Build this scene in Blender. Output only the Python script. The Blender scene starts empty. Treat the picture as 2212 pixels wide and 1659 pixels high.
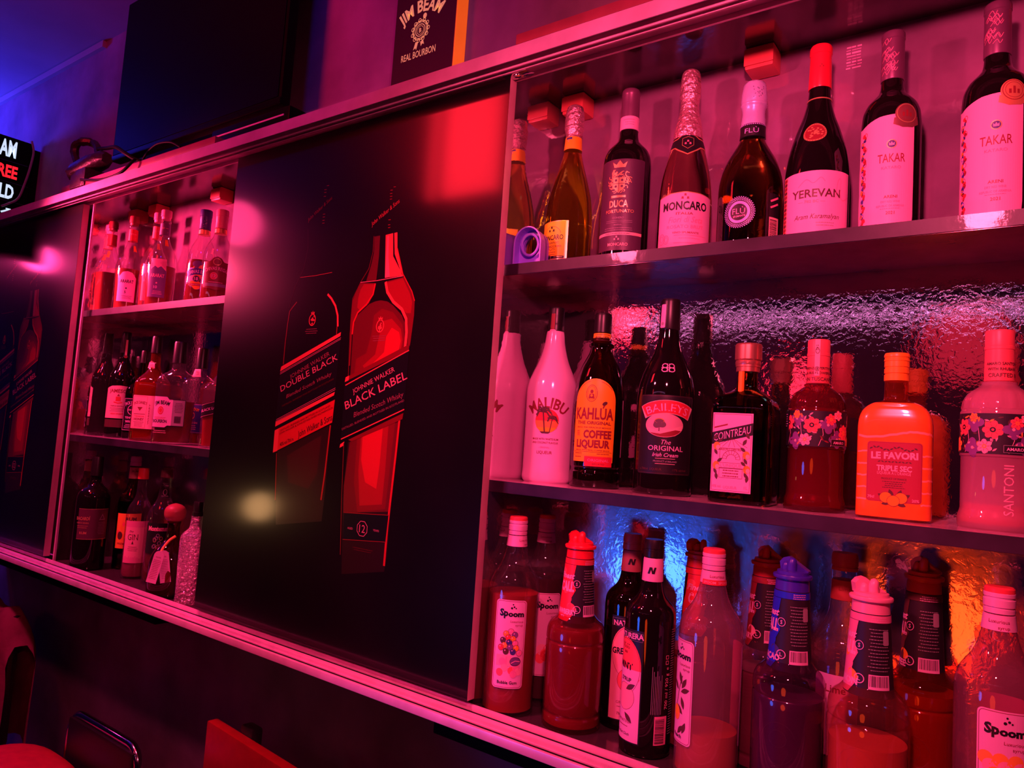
import bpy, bmesh, math, random
from mathutils import Vector, Matrix
from mathutils.geometry import tessellate_polygon
random.seed(7)
PI = math.pi
sin, cos, rad = math.sin, math.cos, math.radians
C = bpy.context.scene.collection
ZF = 1.45                       # camera height above the floor; world z = Z + ZF

# ------------------------------------------------------------------ camera
IW, IH, FPX = 2212.0, 1659.0, 1588.05
YAW, PITCH, ROLL = rad(36.33757), rad(4.45923), rad(3.87702)
fw = Vector((-sin(YAW) * cos(PITCH), cos(YAW) * cos(PITCH), sin(PITCH)))
rt = fw.cross(Vector((0, 0, 1))).normalized()
up = rt.cross(fw)
r2 = cos(ROLL) * rt + sin(ROLL) * up
u2 = -sin(ROLL) * rt + cos(ROLL) * up
cam_d = bpy.data.cameras.new('camera')
cam_d.sensor_width = 36.0
cam_d.lens = 36.0 * FPX / IW
cam_d.clip_start = 0.02
cam = bpy.data.objects.new('camera', cam_d)
C.objects.link(cam)
CAMP = Vector((0, -1.0, ZF))
cam.matrix_world = Matrix(((r2.x, u2.x, -fw.x, CAMP.x), (r2.y, u2.y, -fw.y, CAMP.y),
                           (r2.z, u2.z, -fw.z, CAMP.z), (0, 0, 0, 1)))
bpy.context.scene.camera = cam

def px(x, y, Y):
    """point of the plane y = Y that the photograph shows at pixel (x, y); z is measured from camera height"""
    v = r2 * ((x - IW / 2) / FPX) - u2 * ((y - IH / 2) / FPX) + fw
    t = (Y + 1.0) / v.y
    return v.x * t, v.z * t

# ------------------------------------------------------------------ world, light, exposure
sc = bpy.context.scene
sc.view_settings.view_transform = 'Standard'
sc.view_settings.look = 'None'
sc.view_settings.gamma = 1.0
sc.view_settings.use_curve_mapping = False
sc.view_settings.exposure = 0.0
sc.cycles.max_bounces = 10
sc.cycles.diffuse_bounces = 3
sc.cycles.glossy_bounces = 5
sc.cycles.transmission_bounces = 6
sc.cycles.transparent_max_bounces = 24
sc.cycles.caustics_reflective = True
sc.cycles.blur_glossy = 0.6
sc.cycles.caustics_refractive = False
sc.cycles.sample_clamp_indirect = 4.0
w = bpy.data.worlds.new('world')
sc.world = w
w.use_nodes = True
w.node_tree.nodes['Background'].inputs[0].default_value = (0.35, 0.05, 0.22, 1)
w.node_tree.nodes['Background'].inputs[1].default_value = 0.014

def lamp(kind, name, loc, col, energy, size=0.05, aim=None, cone=120, blend=0.6, size_y=None):
    d = bpy.data.lights.new(name, kind)
    d.energy = energy
    d.color = col
    if kind == 'AREA':
        d.size = size
        if size_y:
            d.shape = 'RECTANGLE'
            d.size_y = size_y
        else:
            d.shape = 'DISK'
    else:
        d.shadow_soft_size = size
    if kind == 'SPOT':
        d.spot_size = rad(cone)
        d.spot_blend = blend
    o = bpy.data.objects.new(name, d)
    C.objects.link(o)
    o.location = (loc[0], loc[1], loc[2] + ZF)
    if aim is not None:
        a = Vector((aim[0], aim[1], aim[2] + ZF)) - o.location
        o.rotation_euler = a.to_track_quat('-Z', 'Y').to_euler()
    return o

PINK = (1.0, 0.085, 0.19)
lamp('SPOT', 'pink_spot_right_bay', (-0.12, -0.74, 0.555), PINK, 54, 0.035, (-0.40, 0.1, 0.12), 125, 0.8)
lamp('SPOT', 'pink_spot_right_bay_second', (-0.98, -0.74, 0.56), PINK, 34, 0.035, (-0.52, 0.1, 0.02), 98, 0.7)
lamp('SPOT', 'pink_spot_left_bay', (-2.78, -0.52, 0.61), (1.0, 0.05, 0.17), 200, 0.05, (-2.14, 0.15, 0.46), 58, 1.0)
lamp('SPOT', 'pink_spot_left_soft', (-2.38, -0.5, 0.72), (1.0, 0.04, 0.20), 4, 0.08, (-2.0, 0.1, 0.4), 110, 1.0)
lamp('SPOT', 'pink_spot_left_rail', (-2.3, -0.9, 1.36), (1.0, 0.05, 0.20), 190, 0.05, (-2.2, -0.05, -0.3), 48, 0.8)
lamp('SPOT', 'pink_spot_door_rail', (-1.2, -0.9, 1.36), (1.0, 0.05, 0.18), 190, 0.05, (-1.15, -0.05, -0.5), 44, 0.8)
lamp('SPOT', 'pink_spot_far', (-4.35, -0.60, 0.80), (1.0, 0.04, 0.25), 6, 0.07, (-3.4, 0.0, 0.3), 80, 0.6)
lamp('POINT', 'blue_lamp', (-4.25, -0.25, 1.08), (0.05, 0.035, 1.0), 46, 0.10)
lamp('SPOT', 'blue_glow_low', (-1.22, -1.2, -0.48), (0.03, 0.13, 1.0), 12, 0.14, (-0.55, 0.2, -0.15), 46, 0.5)
lamp('SPOT', 'orange_glow_low', (-0.29, -1.25, -0.50), (1.0, 0.055, 0.006), 8.5, 0.16, (-0.12, 0.2, -0.16), 40, 0.5)
lamp('SPOT', 'warm_pin_spot', (-0.45, -1.35, 0.62), (1.0, 0.27, 0.02), 70, 0.03, (-0.745, 0.147, 0.45), 7.5, 0.6)
lamp('POINT', 'red_globe', (-2.36, -3.0, 0.90), (1.0, 0.02, 0.06), 4, 0.15)
lamp('POINT', 'red_globe', (-0.36, -3.0, 0.66), (1.0, 0.02, 0.06), 0.9, 0.20)
lamp('POINT', 'red_globe', (-1.20, -3.0, 0.44), (1.0, 0.02, 0.06), 1.6, 0.12)
lamp('AREA', 'pink_strip_on_far_wall', (-0.9, -3.3, 0.895), (1.0, 0.28, 0.75), 0.8, 3.2, (-0.9, 0, 0.8), size_y=0.022)
lamp('AREA', 'red_reflection_fill', (-1.725, -1.0, 1.09), (1.0, 0.012, 0.03), 7.5, 0.27, (-1.725, 0, 1.09), size_y=0.40)  # added area light, stands in for the red-lit surface the door reflects
lamp('AREA', 'red_reflection_sliver', (-1.915, -1.0, 1.09), (1.0, 0.012, 0.03), 0.9, 0.05, (-1.915, 0, 1.09), size_y=0.40)  # added sliver beside it, leaves a dark stripe in that red reflection
lamp('SPOT', 'blue_wash', (-1.0, -0.8, 1.40), (0.03, 0.02, 1.0), 9, 0.1, (-1.6, 0.24, 0.95), 80, 0.8)
lamp('SPOT', 'warm_bulb', (-2.8, -1.0, -0.36), (1.0, 0.5, 0.2), 1.3, 0.06, (-1.4, 0, -0.18), 50, 0.5)

# ------------------------------------------------------------------ materials
MATS = {}
def nt(name):
    m = bpy.data.materials.new(name)
    m.use_nodes = True
    t = m.node_tree
    return m, t, t.nodes['Principled BSDF']

def pm(name, col, rough=0.5, metal=0.0, spec=0.5, coat=0.0, emit=None, estr=0.0, ior=1.5, var=0.0, vscale=20.0, bump=0.0, bscale=60.0, bdist=0.002, crough=0.05):
    if name in MATS:
        return MATS[name]
    m, t, b = nt(name)
    b.inputs['Base Color'].default_value = (*col, 1)
    b.inputs['Roughness'].default_value = rough
    b.inputs['Metallic'].default_value = metal
    b.inputs['Specular IOR Level'].default_value = spec
    b.inputs['IOR'].default_value = ior
    b.inputs['Coat Weight'].default_value = coat
    b.inputs['Coat Roughness'].default_value = crough
    if emit:
        b.inputs['Emission Color'].default_value = (*emit, 1)
        b.inputs['Emission Strength'].default_value = estr
    if var or bump:
        tc = t.nodes.new('ShaderNodeTexCoord')
    if var:
        n = t.nodes.new('ShaderNodeTexNoise')
        n.inputs['Scale'].default_value = vscale
        n.inputs['Detail'].default_value = 6
        t.links.new(tc.outputs['Object'], n.inputs['Vector'])
        r = t.nodes.new('ShaderNodeValToRGB')
        r.color_ramp.elements[0].position = 0.3
        r.color_ramp.elements[1].position = 0.7
        r.color_ramp.elements[0].color = (*[c * (1 - var) for c in col], 1)
        r.color_ramp.elements[1].color = (*[min(1, c * (1 + var)) for c in col], 1)
        t.links.new(n.outputs['Fac'], r.inputs['Fac'])
        t.links.new(r.outputs['Color'], b.inputs['Base Color'])
    if bump:
        n2 = t.nodes.new('ShaderNodeTexNoise')
        n2.inputs['Scale'].default_value = bscale
        n2.inputs['Detail'].default_value = 4
        t.links.new(tc.outputs['Object'], n2.inputs['Vector'])
        bp = t.nodes.new('ShaderNodeBump')
        bp.inputs['Strength'].default_value = bump
        bp.inputs['Distance'].default_value = bdist
        t.links.new(n2.outputs['Fac'], bp.inputs['Height'])
        t.links.new(bp.outputs['Normal'], b.inputs['Normal'])
        if coat:
            t.links.new(bp.outputs['Normal'], b.inputs['Coat Normal'])
    MATS[name] = m
    return m

def glass(name, col, rough=0.015, base=0.04, haze=0.0, hazecol=(0.8, 0.7, 0.75)):
    """thin tinted glass: clear film plus a mirror that strengthens towards the edges"""
    if name in MATS:
        return MATS[name]
    m = bpy.data.materials.new(name)
    m.use_nodes = True
    t = m.node_tree
    t.nodes.clear()
    out = t.nodes.new('ShaderNodeOutputMaterial')
    tr = t.nodes.new('ShaderNodeBsdfTransparent')
    tr.inputs[0].default_value = (*col, 1)
    gl = t.nodes.new('ShaderNodeBsdfGlossy')
    gl.inputs['Roughness'].default_value = rough
    lw = t.nodes.new('ShaderNodeLayerWeight')
    lw.inputs['Blend'].default_value = 0.5
    pw = t.nodes.new('ShaderNodeMath'); pw.operation = 'POWER'; pw.inputs[1].default_value = 3.0
    ma = t.nodes.new('ShaderNodeMath'); ma.operation = 'MULTIPLY_ADD'
    ma.inputs[1].default_value = 0.65; ma.inputs[2].default_value = base
    t.links.new(lw.outputs['Facing'], pw.inputs[0])
    t.links.new(pw.outputs[0], ma.inputs[0])
    mx = t.nodes.new('ShaderNodeMixShader')
    src = tr.outputs[0]
    if haze:
        df = t.nodes.new('ShaderNodeBsdfDiffuse'); df.inputs[0].default_value = (*hazecol, 1)
        tl = t.nodes.new('ShaderNodeBsdfTranslucent'); tl.inputs[0].default_value = (*hazecol, 1)
        m1 = t.nodes.new('ShaderNodeMixShader'); m1.inputs[0].default_value = 0.45
        t.links.new(df.outputs[0], m1.inputs[1]); t.links.new(tl.outputs[0], m1.inputs[2])
        m2 = t.nodes.new('ShaderNodeMixShader'); m2.inputs[0].default_value = haze
        t.links.new(tr.outputs[0], m2.inputs[1]); t.links.new(m1.outputs[0], m2.inputs[2])
        src = m2.outputs[0]
    t.links.new(ma.outputs[0], mx.inputs[0])
    t.links.new(src, mx.inputs[1])
    t.links.new(gl.outputs[0], mx.inputs[2])
    t.links.new(mx.outputs[0], out.inputs[0])
    MATS[name] = m
    return m

def lam_mat(name, refl, rough, dust, bump, bscale, dcol, lobe2=None):
    """glossy black laminate / foil: an orange-peel mirror under a little dust"""
    m = bpy.data.materials.new(name)
    m.use_nodes = True
    t = m.node_tree
    b = t.nodes['Principled BSDF']
    b.inputs['Base Color'].default_value = (*refl, 1)
    b.inputs['Metallic'].default_value = 1.0
    b.inputs['Roughness'].default_value = rough
    tc = t.nodes.new('ShaderNodeTexCoord')
    n2 = t.nodes.new('ShaderNodeTexNoise')
    n2.inputs['Scale'].default_value = bscale
    n2.inputs['Detail'].default_value = 3
    n2.inputs['Distortion'].default_value = 0.6
    t.links.new(tc.outputs['Object'], n2.inputs['Vector'])
    bp = t.nodes.new('ShaderNodeBump')
    bp.inputs['Strength'].default_value = bump
    bp.inputs['Distance'].default_value = 0.002
    t.links.new(n2.outputs['Fac'], bp.inputs['Height'])
    t.links.new(bp.outputs['Normal'], b.inputs['Normal'])
    d = t.nodes.new('ShaderNodeBsdfDiffuse')
    d.inputs[0].default_value = (*dcol, 1)
    n3 = t.nodes.new('ShaderNodeTexNoise'); n3.inputs['Scale'].default_value = 9; n3.inputs['Detail'].default_value = 8
    t.links.new(tc.outputs['Object'], n3.inputs['Vector'])
    mr = t.nodes.new('ShaderNodeMapRange')
    mr.inputs[1].default_value = 0.3; mr.inputs[2].default_value = 0.75
    mr.inputs[3].default_value = dust * 0.7; mr.inputs[4].default_value = dust * 1.4
    t.links.new(n3.outputs['Fac'], mr.inputs[0])
    mx = t.nodes.new('ShaderNodeMixShader')
    t.links.new(mr.outputs[0], mx.inputs[0])
    t.links.new(b.outputs[0], mx.inputs[1]); t.links.new(d.outputs[0], mx.inputs[2])
    if lobe2:
        g = t.nodes.new('ShaderNodeBsdfGlossy')
        g.inputs[0].default_value = (*refl, 1)
        g.inputs['Roughness'].default_value = lobe2[1]
        t.links.new(bp.outputs['Normal'], g.inputs['Normal'])
        m3 = t.nodes.new('ShaderNodeMixShader')
        m3.inputs[0].default_value = lobe2[0]
        t.links.new(b.outputs[0], m3.inputs[1]); t.links.new(g.outputs[0], m3.inputs[2])
        t.links.new(m3.outputs[0], mx.inputs[1])
    t.links.new(mx.outputs[0], t.nodes['Material Output'].inputs[0])
    return m

M_BACK_TOP = lam_mat('foil_back_dusty', (0.50, 0.44, 0.47), 0.06, 0.42, 0.10, 60, (0.52, 0.24, 0.46))
M_BACK_MID = lam_mat('foil_back_clean', (0.72, 0.64, 0.67), 0.04, 0.03, 0.085, 130, (0.25, 0.18, 0.22))
M_BACK_LOW = lam_mat('foil_back_rough', (0.66, 0.58, 0.62), 0.05, 0.06, 0.16, 85, (0.30, 0.20, 0.24), lobe2=(0.5, 0.27))
M_SIDE = lam_mat('foil_side', (0.92, 0.84, 0.88), 0.03, 0.07, 0.05, 60, (0.40, 0.30, 0.34))
M_LAM = lam_mat('dark_laminate', (0.22, 0.17, 0.19), 0.12, 0.35, 0.05, 90, (0.10, 0.06, 0.08))
M_UNDER = lam_mat('shelf_underside_bounce', (0.40, 0.28, 0.32), 0.14, 0.45, 0.06, 40, (0.42, 0.12, 0.18))  # red light bounced up from below is put into this diffuse colour
M_SHELF = pm('shelf_laminate', (0.60, 0.36, 0.48), 0.22, spec=0.6, var=0.25, vscale=30, coat=0.4)
M_EDGE = pm('shelf_edge_band', (0.030, 0.014, 0.034), 0.42, spec=0.3, var=0.5, vscale=14, coat=0.1, bump=0.1, bscale=50)
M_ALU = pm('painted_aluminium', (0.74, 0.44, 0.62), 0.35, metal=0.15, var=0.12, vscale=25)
M_FASCIA = pm('fascia_paint', (0.46, 0.28, 0.44), 0.45, var=0.15, vscale=15)
M_DOOREDGE = pm('door_edge', (0.55, 0.30, 0.34), 0.4, var=0.1)
M_DOOR = pm('door_black_print', (0.004, 0.002, 0.003), 0.30, spec=0.14, coat=0.9, var=0.3, vscale=4, crough=0.11)
M_CONC = pm('concrete_wall', (0.30, 0.20, 0.30), 0.8, var=0.35, vscale=5, bump=0.35, bscale=14, bdist=0.01)
M_CEIL = pm('ceiling_paint', (0.42, 0.40, 0.45), 0.8, var=0.12, vscale=3, bump=0.1, bscale=20)
M_FLOOR = pm('floor_dark', (0.06, 0.05, 0.05), 0.4, var=0.3)
M_DARKWALL = pm('far_wall_paint', (0.06, 0.04, 0.05), 0.7, var=0.2, vscale=3)
M_BLACK = pm('black_plastic', (0.006, 0.004, 0.005), 0.5, spec=0.04)
M_BLACKG = pm('black_gloss', (0.003, 0.002, 0.003), 0.3, spec=0.08)
M_CHROME = pm('chrome', (0.75, 0.72, 0.74), 0.12, metal=1.0)
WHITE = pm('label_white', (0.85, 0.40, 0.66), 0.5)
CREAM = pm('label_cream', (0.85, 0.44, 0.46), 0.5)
ORANGE = pm('label_orange', (1.0, 0.52, 0.015), 0.45)
ORANGE2 = pm('ink_orange', (0.98, 0.36, 0.03), 0.45)
REDI = pm('ink_red', (0.75, 0.03, 0.05), 0.45)
DRED = pm('ink_dark_red', (0.28, 0.02, 0.03), 0.45)
PINKI = pm('ink_pink', (0.85, 0.22, 0.40), 0.45)
INK = pm('ink_black', (0.010, 0.008, 0.012), 0.45)
BROWN = pm('ink_brown', (0.10, 0.03, 0.03), 0.45)
PURP = pm('ink_purple', (0.16, 0.06, 0.22), 0.45)
LILAC = pm('ink_lilac', (0.55, 0.40, 0.95), 0.4)
BLUE = pm('ink_blue', (0.012, 0.03, 0.75), 0.4)
DBLUE = pm('ink_dark_blue', (0.05, 0.035, 0.25), 0.4)
GREYI = pm('ink_grey', (0.35, 0.28, 0.32), 0.5)
GOLD = pm('ink_gold', (0.95, 0.55, 0.25), 0.32, metal=0.6)
FOILG = pm('foil_gold', (0.95, 0.62, 0.42), 0.25, metal=0.9, bump=0.5, bscale=140)
FOILP = pm('foil_pink', (0.98, 0.52, 0.62), 0.22, metal=0.75, bump=1.0, bscale=110, bdist=0.006)
DKGL = pm('bottle_black_glass', (0.006, 0.003, 0.004), 0.05, spec=0.6)
CAPK = pm('cap_black', (0.012, 0.008, 0.010), 0.35)
CLEAR = glass('clear_glass', (0.97, 0.94, 0.95))
CLEAR2 = glass('clear_glass_hazy', (0.95, 0.90, 0.92), haze=0.025)

# ------------------------------------------------------------------ object helpers
def link(name, me, parent=None):
    o = bpy.data.objects.new(name, me)
    C.objects.link(o)
    if parent is not None:
        o.parent = parent
    return o

def obj(name, bm, mats, parent=None, smooth=False, sharp=35):
    me = bpy.data.meshes.new(name)
    bmesh.ops.recalc_face_normals(bm, faces=bm.faces[:])
    bm.to_mesh(me)
    bm.free()
    for m in (mats if isinstance(mats, (list, tuple)) else [mats]):
        me.materials.append(m)
    if smooth:
        for p in me.polygons:
            p.use_smooth = True
        me.set_sharp_from_angle(angle=rad(sharp))
    return link(name, me, parent)

def tag(o, label=None, cat=None, group=None, kind=None):
    if label: o['label'] = label
    if cat: o['category'] = cat
    if group: o['group'] = group
    if kind: o['kind'] = kind
    return o

def empty(name, loc, rz=0.0, label=None, cat=None, group=None):
    o = bpy.data.objects.new(name, None)
    o.empty_display_size = 0.03
    C.objects.link(o)
    o.location = (loc[0], loc[1], loc[2] + ZF)
    o.rotation_euler = (0, 0, rz)
    return tag(o, label, cat, group)

def box(bm, x0, x1, y0, y1, z0, z1, bev=0.0, mi=0, zf=0.0):
    vs = [bm.verts.new((x, y, z + zf)) for x in (x0, x1) for y in (y0, y1) for z in (z0, z1)]
    fs = [bm.faces.new([vs[i] for i in q]) for q in
          ((0, 1, 3, 2), (4, 6, 7, 5), (0, 4, 5, 1), (2, 3, 7, 6), (0, 2, 6, 4), (1, 5, 7, 3))]
    for f in fs:
        f.material_index = mi
    if bev > 0:
        es = list({e for f in fs for e in f.edges})
        bmesh.ops.bevel(bm, geom=es, offset=bev, segments=2, profile=0.6, affect='EDGES')

def wbox(name, x0, x1, y0, y1, z0, z1, mat, parent=None, bev=0.0):
    bm = bmesh.new()
    box(bm, x0, x1, y0, y1, z0, z1, bev, zf=ZF)
    return obj(name, bm, mat, parent, smooth=bev > 0)

def tube(bm, pts, r, seg=10, closed=False):
    pts = [Vector(p) for p in pts]
    n = len(pts)
    rings = []
    prevn = None
    for i, p in enumerate(pts):
        a = pts[(i - 1) % n] if (closed or i > 0) else p
        b = pts[(i + 1) % n] if (closed or i < n - 1) else p
        d = (b - a)
        d = d.normalized() if d.length > 1e-9 else Vector((0, 0, 1))
        if prevn is None:
            nn = d.orthogonal().normalized()
        else:
            nn = prevn - d * prevn.dot(d)
            nn = nn.normalized() if nn.length > 1e-6 else d.orthogonal().normalized()
        prevn = nn
        bb = d.cross(nn)
        rr = r[i] if isinstance(r, (list, tuple)) else r
        rings.append([bm.verts.new(p + (nn * cos(2 * PI * k / seg) + bb * sin(2 * PI * k / seg)) * rr) for k in range(seg)])
    m = n if closed else n - 1
    for i in range(m):
        A, B = rings[i], rings[(i + 1) % n]
        for k in range(seg):
            bm.faces.new((A[k], A[(k + 1) % seg], B[(k + 1) % seg], B[k]))
    if not closed:
        bm.faces.new(rings[0][::-1]); bm.faces.new(rings[-1])

def spline(pts, n=6):
    P = [Vector(p) for p in pts]
    out = []
    for i in range(len(P) - 1):
        p0 = P[max(i - 1, 0)]; p1 = P[i]; p2 = P[i + 1]; p3 = P[min(i + 2, len(P) - 1)]
        for k in range(n):
            t = k / n
            out.append(0.5 * ((2 * p1) + (p2 - p0) * t + (2 * p0 - 5 * p1 + 4 * p2 - p3) * t * t + (3 * p1 - p0 - 3 * p2 + p3) * t ** 3))
    out.append(P[-1])
    return out

# ------------------------------------------------------------------ bodies of revolution (round or squared)
def smooth_prof(p, n=4):
    """monotone cubic through (z, r[, sq]); a repeated z keeps a sharp corner"""
    if n <= 1:
        return [tuple(q) if len(q) > 2 else (q[0], q[1], 1.0) for q in p]
    q = [(a[0], a[1], a[2] if len(a) > 2 else 1.0) for a in p]
    out = []
    N = len(q)
    d = []
    for i in range(N - 1):
        h = q[i + 1][0] - q[i][0]
        d.append((q[i + 1][1] - q[i][1]) / h if abs(h) > 1e-7 else None)
    m = []
    for i in range(N):
        a = d[i - 1] if i > 0 else None
        b = d[i] if i < N - 1 else None
        if a is None or b is None or a * b <= 0:
            m.append(0.0 if (a is not None and b is not None) else (a if a is not None else (b or 0.0)))
        else:
            m.append(2 * a * b / (a + b))
    for i in range(N - 1):
        z0, r0, s0 = q[i]; z1, r1, s1 = q[i + 1]
        h = z1 - z0
        if d[i] is None or abs(r1 - r0) < 1e-7:
            out.append(q[i]); continue
        for k in range(n):
            t = k / n
            h00 = 2 * t ** 3 - 3 * t * t + 1; h10 = t ** 3 - 2 * t * t + t
            h01 = -2 * t ** 3 + 3 * t * t; h11 = t ** 3 - t * t
            out.append((z0 + h * t, h00 * r0 + h10 * h * m[i] + h01 * r1 + h11 * h * m[i + 1], s0 + (s1 - s0) * t))
    out.append(q[-1])
    return out

class Shape:
    """cross-section: superellipse exponent n, half-width factors kx, ky"""
    def __init__(s, n=2.0, kx=1.0, ky=1.0):
        s.n, s.kx, s.ky = n, kx, ky
        s.round = (n == 2.0 and kx == 1.0 and ky == 1.0)
        s.tab = None
    def pt(s, th, sq=1.0):
        c, q = cos(th), sin(th)
        if s.round:
            return c, q
        rho = (abs(c) ** s.n + abs(q) ** s.n) ** (-1.0 / s.n)
        rho = 1 + (rho - 1) * sq
        return rho * c * (1 + (s.kx - 1) * sq), rho * q * (1 + (s.ky - 1) * sq)
    def ang(s, u):
        """angle at arc length u (unit radius) to the right of the front"""
        if s.round:
            return -PI / 2 + u
        if s.tab is None:
            s.tab = [(0.0, -PI / 2)]
            a = s.pt(-PI / 2); L = 0
            for i in range(1, 721):
                th = -PI / 2 + PI * i / 720
                b = s.pt(th); L += math.hypot(b[0] - a[0], b[1] - a[1]); a = b
                s.tab.append((L, th))
        v = abs(u)
        lo, hi = 0, len(s.tab) - 1
        if v >= s.tab[hi][0]:
            th = s.tab[hi][1]
        else:
            while hi - lo > 1:
                mid = (lo + hi) // 2
                if s.tab[mid][0] <= v: lo = mid
                else: hi = mid
            (a0, t0), (a1, t1) = s.tab[lo], s.tab[hi]
            th = t0 + (t1 - t0) * (v - a0) / max(a1 - a0, 1e-9)
        return th if u >= 0 else -PI - th

ROUND = Shape()

def lathe(name, prof, mat, parent, shape=ROUND, seg=48, smooth=4, wob=0.0, rib=None, close=True, sharp=40):
    """prof: (z, r[, squareness]) from bottom to top, in metres, local to the thing"""
    P = smooth_prof(prof, smooth)
    bm = bmesh.new()
    rings = []
    for (z, r, sq) in P:
        ring = []
        for k in range(seg):
            th = 2 * PI * (k + 0.5) / seg
            a, b = shape.pt(th, sq)
            rr = r
            if rib and rib[1] <= z <= rib[2]:
                e = min(1, (z - rib[1]) / 0.006, (rib[2] - z) / 0.006)
                rr = r * (1 + e * rib[3] * (abs(cos(rib[0] * th / 2)) - 0.6))
            if wob:
                rr = r * (1 + wob * (random.random() - 0.5))
            ring.append(bm.verts.new((a * rr, b * rr, z)))
        rings.append(ring)
    for i in range(len(rings) - 1):
        A, B = rings[i], rings[i + 1]
        for k in range(seg):
            bm.faces.new((A[k], A[(k + 1) % seg], B[(k + 1) % seg], B[k]))
    if close:
        bm.faces.new(rings[0][::-1]); bm.faces.new(rings[-1])
    return obj(name, bm, mat, parent, smooth=True, sharp=sharp)

def prof_r(prof, z):
    P = smooth_prof(prof, 4)
    for i in range(len(P) - 1):
        if P[i][0] <= z <= P[i + 1][0] and P[i + 1][0] > P[i][0]:
            t = (z - P[i][0]) / (P[i + 1][0] - P[i][0])
            return P[i][1] + (P[i + 1][1] - P[i][1]) * t, P[i][2] + (P[i + 1][2] - P[i][2]) * t
    return P[-1][1], P[-1][2]

# ------------------------------------------------------------------ lettering
_T = {}
def glyphs(s, bold=0.0, shear=0.0):
    k = (s, bold, shear)
    if k in _T:
        return _T[k]
    cu = bpy.data.curves.new('lettering', 'FONT')
    cu.body = s
    cu.size = 1.0
    cu.resolution_u = 2
    cu.offset = bold
    cu.shear = shear
    cu.align_x = 'CENTER'
    o = bpy.data.objects.new('lettering', cu)
    C.objects.link(o)
    me = o.to_mesh()
    V = [(v.co.x, v.co.y) for v in me.vertices]
    F = [tuple(p.vertices) for p in me.polygons]
    o.to_mesh_clear()
    bpy.data.objects.remove(o)
    bpy.data.curves.remove(cu)
    if V:
        x0 = min(v[0] for v in V); x1 = max(v[0] for v in V)
        V = [(v[0] - (x0 + x1) / 2, v[1]) for v in V]
        wd = x1 - x0
    else:
        wd = 0.1
    _T[k] = (V, F, wd)
    return _T[k]

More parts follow.
